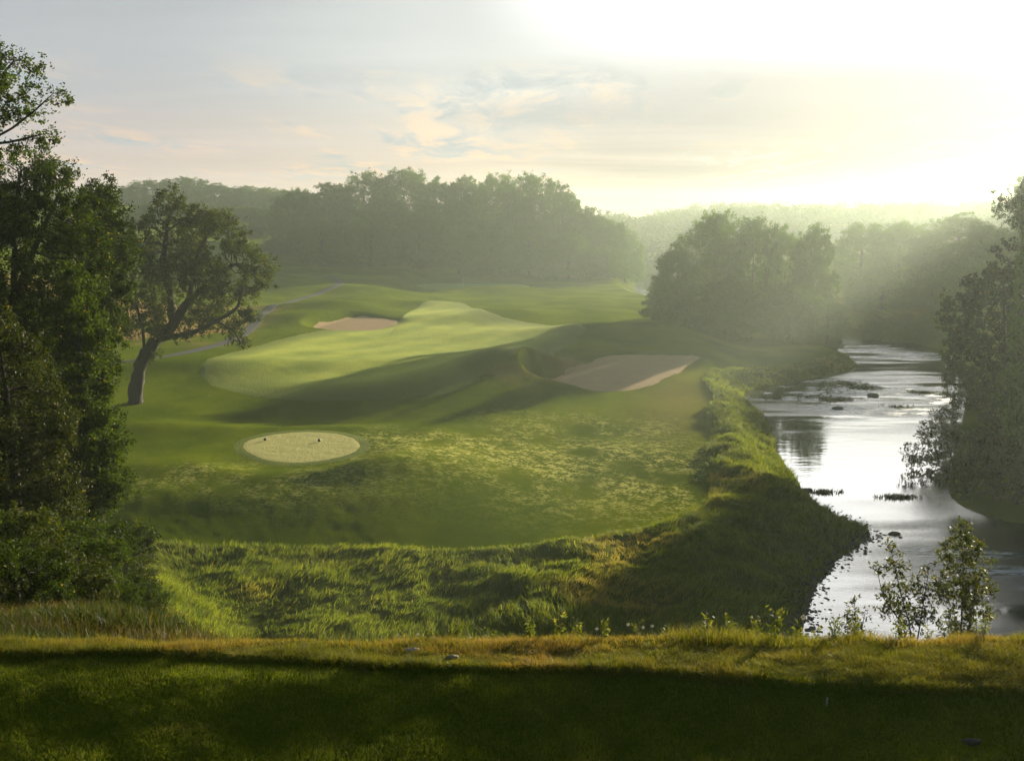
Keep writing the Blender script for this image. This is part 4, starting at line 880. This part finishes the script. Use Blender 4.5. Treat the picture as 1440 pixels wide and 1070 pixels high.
def water_weeds():
    rg = np.random.default_rng(96); P_ = []
    for u, v, rx, ry, n in [(1120, 548, 5, 6, 900), (1085, 556, 4, 4, 600), (1165, 562, 4, 2.2, 350), (1210, 545, 3, 3, 260), (1255, 572, 2.5, 1.6, 160), (1180, 540, 4, 3, 300), (1262, 699, 1.6, .5, 90), (1160, 692, 1.2, .5, 60), (1300, 552, 2.5, 2, 160)]:
        c = P(u, v, WATER); q = c + rg.normal(0, .5, (n, 2)) * (rx, ry); k = fbm(q[:, 0] * .5, q[:, 1] * .5, 3) > -.06; P_.append(q[k])
    q = np.vstack(P_); m = 5; q = np.repeat(q, m, 0) + rg.normal(0, .18, (len(q) * m, 2)); n = len(q)
    grass_obj('water_weeds', blades(q, np.full(n, WATER - .05), rg.uniform(.10, .42, n), rg.uniform(.06, .12, n), rg.normal(0, .7, (n, 2)), rg, rg.random(n) * .7, (rg.random(n) < .1) * .5), M_slope, 'low green weed beds standing in the shallow riffle')
water_weeds()
# saplings in front of the river
def sapling(name, label, y, u0, rows, stems, natt, nleaf, ls, seed, ml):
    b = at_depth(u0, 880, y); zb = hz(b[0], y); zt = lambda v: at_depth(u0, v, y)[2] - zb; k = y / F
    LL = lambda u, v, dy=0.0: ((u - u0) * k, dy, zt(v))
    lobes = [(*LL(u, v, dy * k), r_ * k, r_ * k, r_ * k * 1.0) for u, v, r_, dy in rows]
    tr = [(0, 0, -.1)] + [LL(*p) for p in stems[0]]; lim = [[(0, 0, .0)] + [LL(*p) for p in s_] for s_ in stems[1:]]
    ms = make_tree(lobes, tr, .014, natt, nleaf, ls, .035, ml, M_bark, seed, .06, .07, .0025, 5, .2, limbs=lim, up=.12, aspect=.42, droop=.8)
    return put_tree(name, ms, (b[0], y, zb), label, 'sapling', 'saplings in front of the river')
M_leaf_sap = leaf_mat('leaf_sapling', (.016, .024, .003), (.050, .060, .007), ymix=.10, trans=.32, gloss=.03)
sapling('sapling', 'tall dense sapling rising in front of the water', 15.0, 1352,
   [(1340, 735, 12, 0), (1345, 755, 20, 0), (1335, 780, 24, 5), (1360, 775, 22, -5), (1350, 810, 32, 0), (1330, 830, 26, 5), (1372, 825, 26, -5), (1355, 855, 34, 0), (1380, 865, 22, 0), (1345, 890, 30, 0), (1385, 790, 12, 0), (1320, 760, 10, 0)],
   [[(1352, 880), (1350, 800), (1342, 740)], [(1365, 860), (1375, 810)]], 820, 7600, .050, 71, M_leaf_sap)
sapling('sapling', 'open airy sapling with the river showing through its leaves', 14.0, 1285,
   [(1245, 770, 13, 0), (1255, 795, 18, 0), (1230, 805, 12, 3), (1270, 815, 18, -3), (1300, 800, 14, 0), (1250, 835, 22, 0), (1290, 835, 20, 3), (1310, 825, 14, 0), (1275, 860, 26, 0), (1305, 865, 18, 0), (1240, 860, 14, 0), (1280, 890, 20, 0)],
   [[(1280, 880), (1262, 830), (1246, 775)], [(1295, 870), (1302, 805)], [(1270, 880), (1238, 840), (1228, 805)]], 600, 2900, .050, 72, M_leaf_sap)
sapling('sapling', 'smallest sapling left of the airy one at the water edge', 13.5, 1205,
   [(1200, 850, 10, 0), (1196, 868, 13, 0), (1215, 865, 10, 0), (1205, 885, 16, 0), (1190, 890, 12, 0)], [[(1204, 890), (1200, 850)], [(1212, 885), (1216, 862)]], 200, 640, .045, 73, M_leaf_sap)
# tree on the bluff outside the picture to the right, shading the right end of the strip
put_tree('broadleaf_tree', PROTO[3][0], (23.5, 28, hz(23.5, 28) - .3), 'tree on the bluff beyond the right edge of the picture', 'tree', 'woods of the right bank beyond the picture edge', 1.0, (.55, .55, .82))

# ------------------------------------------------------------------ small things
M_white = plain('white_paint', (.75, .75, .72)); M_flag = plain('flag_cloth', (.75, .68, .45), .8); M_black = plain('black_paint', (.02, .02, .02), .4)
fp = hit(652, 402); e = tag(empty('flagstick', (fp[0], fp[1], fp[2] + .08)), 'thin flagstick with a small pale flag on the far green', 'flagstick')
mb = MB(); mb.tube([(0, 0, -.1), (0, 0, 2.5)], [.045, .035], 8); mb.build('pole', M_white, e)
mb = MB(); fv = []; ff = []
for i in range(6):
    for j in range(4): fv.append((.04 + i * .11, .05 * math.sin(i * 1.1 + j * .3), 2.05 + j * .14))
for i in range(5):
    for j in range(3): ff.append([i * 4 + j, (i + 1) * 4 + j, (i + 1) * 4 + j + 1, i * 4 + j + 1])
mb.add(fv, ff); mb.add([(a, b + .012, c_) for a, b, c_ in fv], [f[::-1] for f in ff]); mb.build('flag', M_flag, e)
for u, v, lab in [(373, 621, 'dark tee marker on the left side of the tee'), (449, 622, 'dark tee marker near the middle of the tee')]:
    p = hit(u, v); e = tag(empty('tee_marker', (p[0], p[1], p[2] + .06)), lab, 'tee marker', 'tee markers')
    mb = MB(); mb.blob((0, 0, .17), (.17, .17, .15), 3, 12, 8, .03); mb.build('ball', M_black, e)
    mb = MB(); mb.tube([(0, 0, -.1), (0, 0, .06)], [.05, .05], 8); mb.build('spike', M_black, e)
def rock(loc, r, seed, m, label, grp=None, name='rock'):
    mb = MB(); mb.blob((0, 0, 0), r, seed, 14, 8, .16); o = mb.build(name, m); o.location = tuple(float(a) for a in loc); tag(o, label, 'stone', grp); return o
p = hit(580, 916); rock((p[0], p[1], p[2] + .015), (.085, .035, .02), 5, M_pale, 'pale flat stone lying in the golden strip')
p = hit(636, 925); rock((p[0], p[1], p[2] + .01), (.06, .03, .018), 6, stone_mat('dull_stone', (.10, .08, .05), (.22, .17, .10)), 'dull brown flat stone right of the pale one')
p = hit(1366, 1045); rock((p[0], p[1], p[2] + .01), (.075, .05, .03), 8, stone_mat('earth', (.012, .010, .005), (.035, .028, .015)), 'dark lump of earth on the lawn at lower right', name='earth_clod')
p = hit(1162, 992); mb = MB(); mb.tube([(0, 0, -.03), (.004, 0, .05), (.006, 0, .075)], [.008, .008, .009], 8); o = mb.build('marker_peg', M_pale); o.location = tuple(p); tag(o, 'short white peg at the edge of the lawn', 'peg')
# stones along the spit
rg = np.random.default_rng(17); vs = MB(); cnt = 0
shore = np.array([P(u, v, WATER) for u, v in [(1126, 893), (1140, 840), (1165, 795), (1200, 774), (1232, 752), (1198, 735), (1160, 716)]])
s = np.r_[0, np.cumsum(np.linalg.norm(np.diff(shore, axis=0), axis=1))]
for i in range(900):
    t = rg.uniform(0, s[-1]); q = np.array([np.interp(t, s, shore[:, 0]), np.interp(t, s, shore[:, 1])]) + rg.normal(0, .65, 2)
    z = max(hz(*q), WATER - .06); r_ = rg.uniform(.05, .17) * (1.0 + .5 * (rg.random() < .1))
    if z > WATER + .9: continue
    vs.blob((q[0], q[1], z + r_ * .15), (r_, r_ * rg.uniform(.7, 1.2), r_ * .6), i, 7, 4, .2)
tag(vs.build('shore_gravel', M_stone), 'dark wet stones scattered along the gravel spit', 'gravel', kind='stuff')
for u, v, r_, lab in [(1258, 751, .45, 'dark stone in the water off the tip of the gravel spit'), (1135, 690, .5, 'dark stone at the foot of the grassy bank below the reflection'), (1178, 575, .8, 'dark stone in the riffle upstream'), (1228, 557, .9, 'rounded stone breaking the bright riffle')]:
    p = P(u, v, WATER); rock((p[0], p[1], WATER + .05), (r_, r_ * .7, r_ * .4), int(u), M_stone, lab, 'stones in the river')

# ------------------------------------------------------------------ haze
def haze():
    x0, x1, y0, y1, z0, z1 = -1080, 1080, -1080, 1080, -8.0, 48.0
    v = [(x0, y0, z0), (x1, y0, z0), (x1, y1, z0), (x0, y1, z0), (x0, y0, z1), (x1, y0, z1), (x1, y1, z1), (x0, y1, z1)]
    f = np.array([[0, 3, 2, 1], [4, 5, 6, 7], [0, 1, 5, 4], [1, 2, 6, 5], [2, 3, 7, 6], [3, 0, 4, 7]])
    m = bpy.data.materials.new('haze'); m.use_nodes = True; t = NT(m.node_tree); out = t.new('ShaderNodeOutputMaterial')
    vp = t.new('ShaderNodeVolumePrincipled'); vp.inputs['Color'].default_value = (.80, .92, .80, 1); vp.inputs['Density'].default_value = HAZE_DENSITY; vp.inputs['Anisotropy'].default_value = HAZE_G
    t.l.new(vp.outputs[0], out.inputs['Volume']); tag(link('haze', mesh_from('haze', v, f, False, None, [m])), 'thin morning mist filling the valley', 'haze', kind='stuff')
haze()
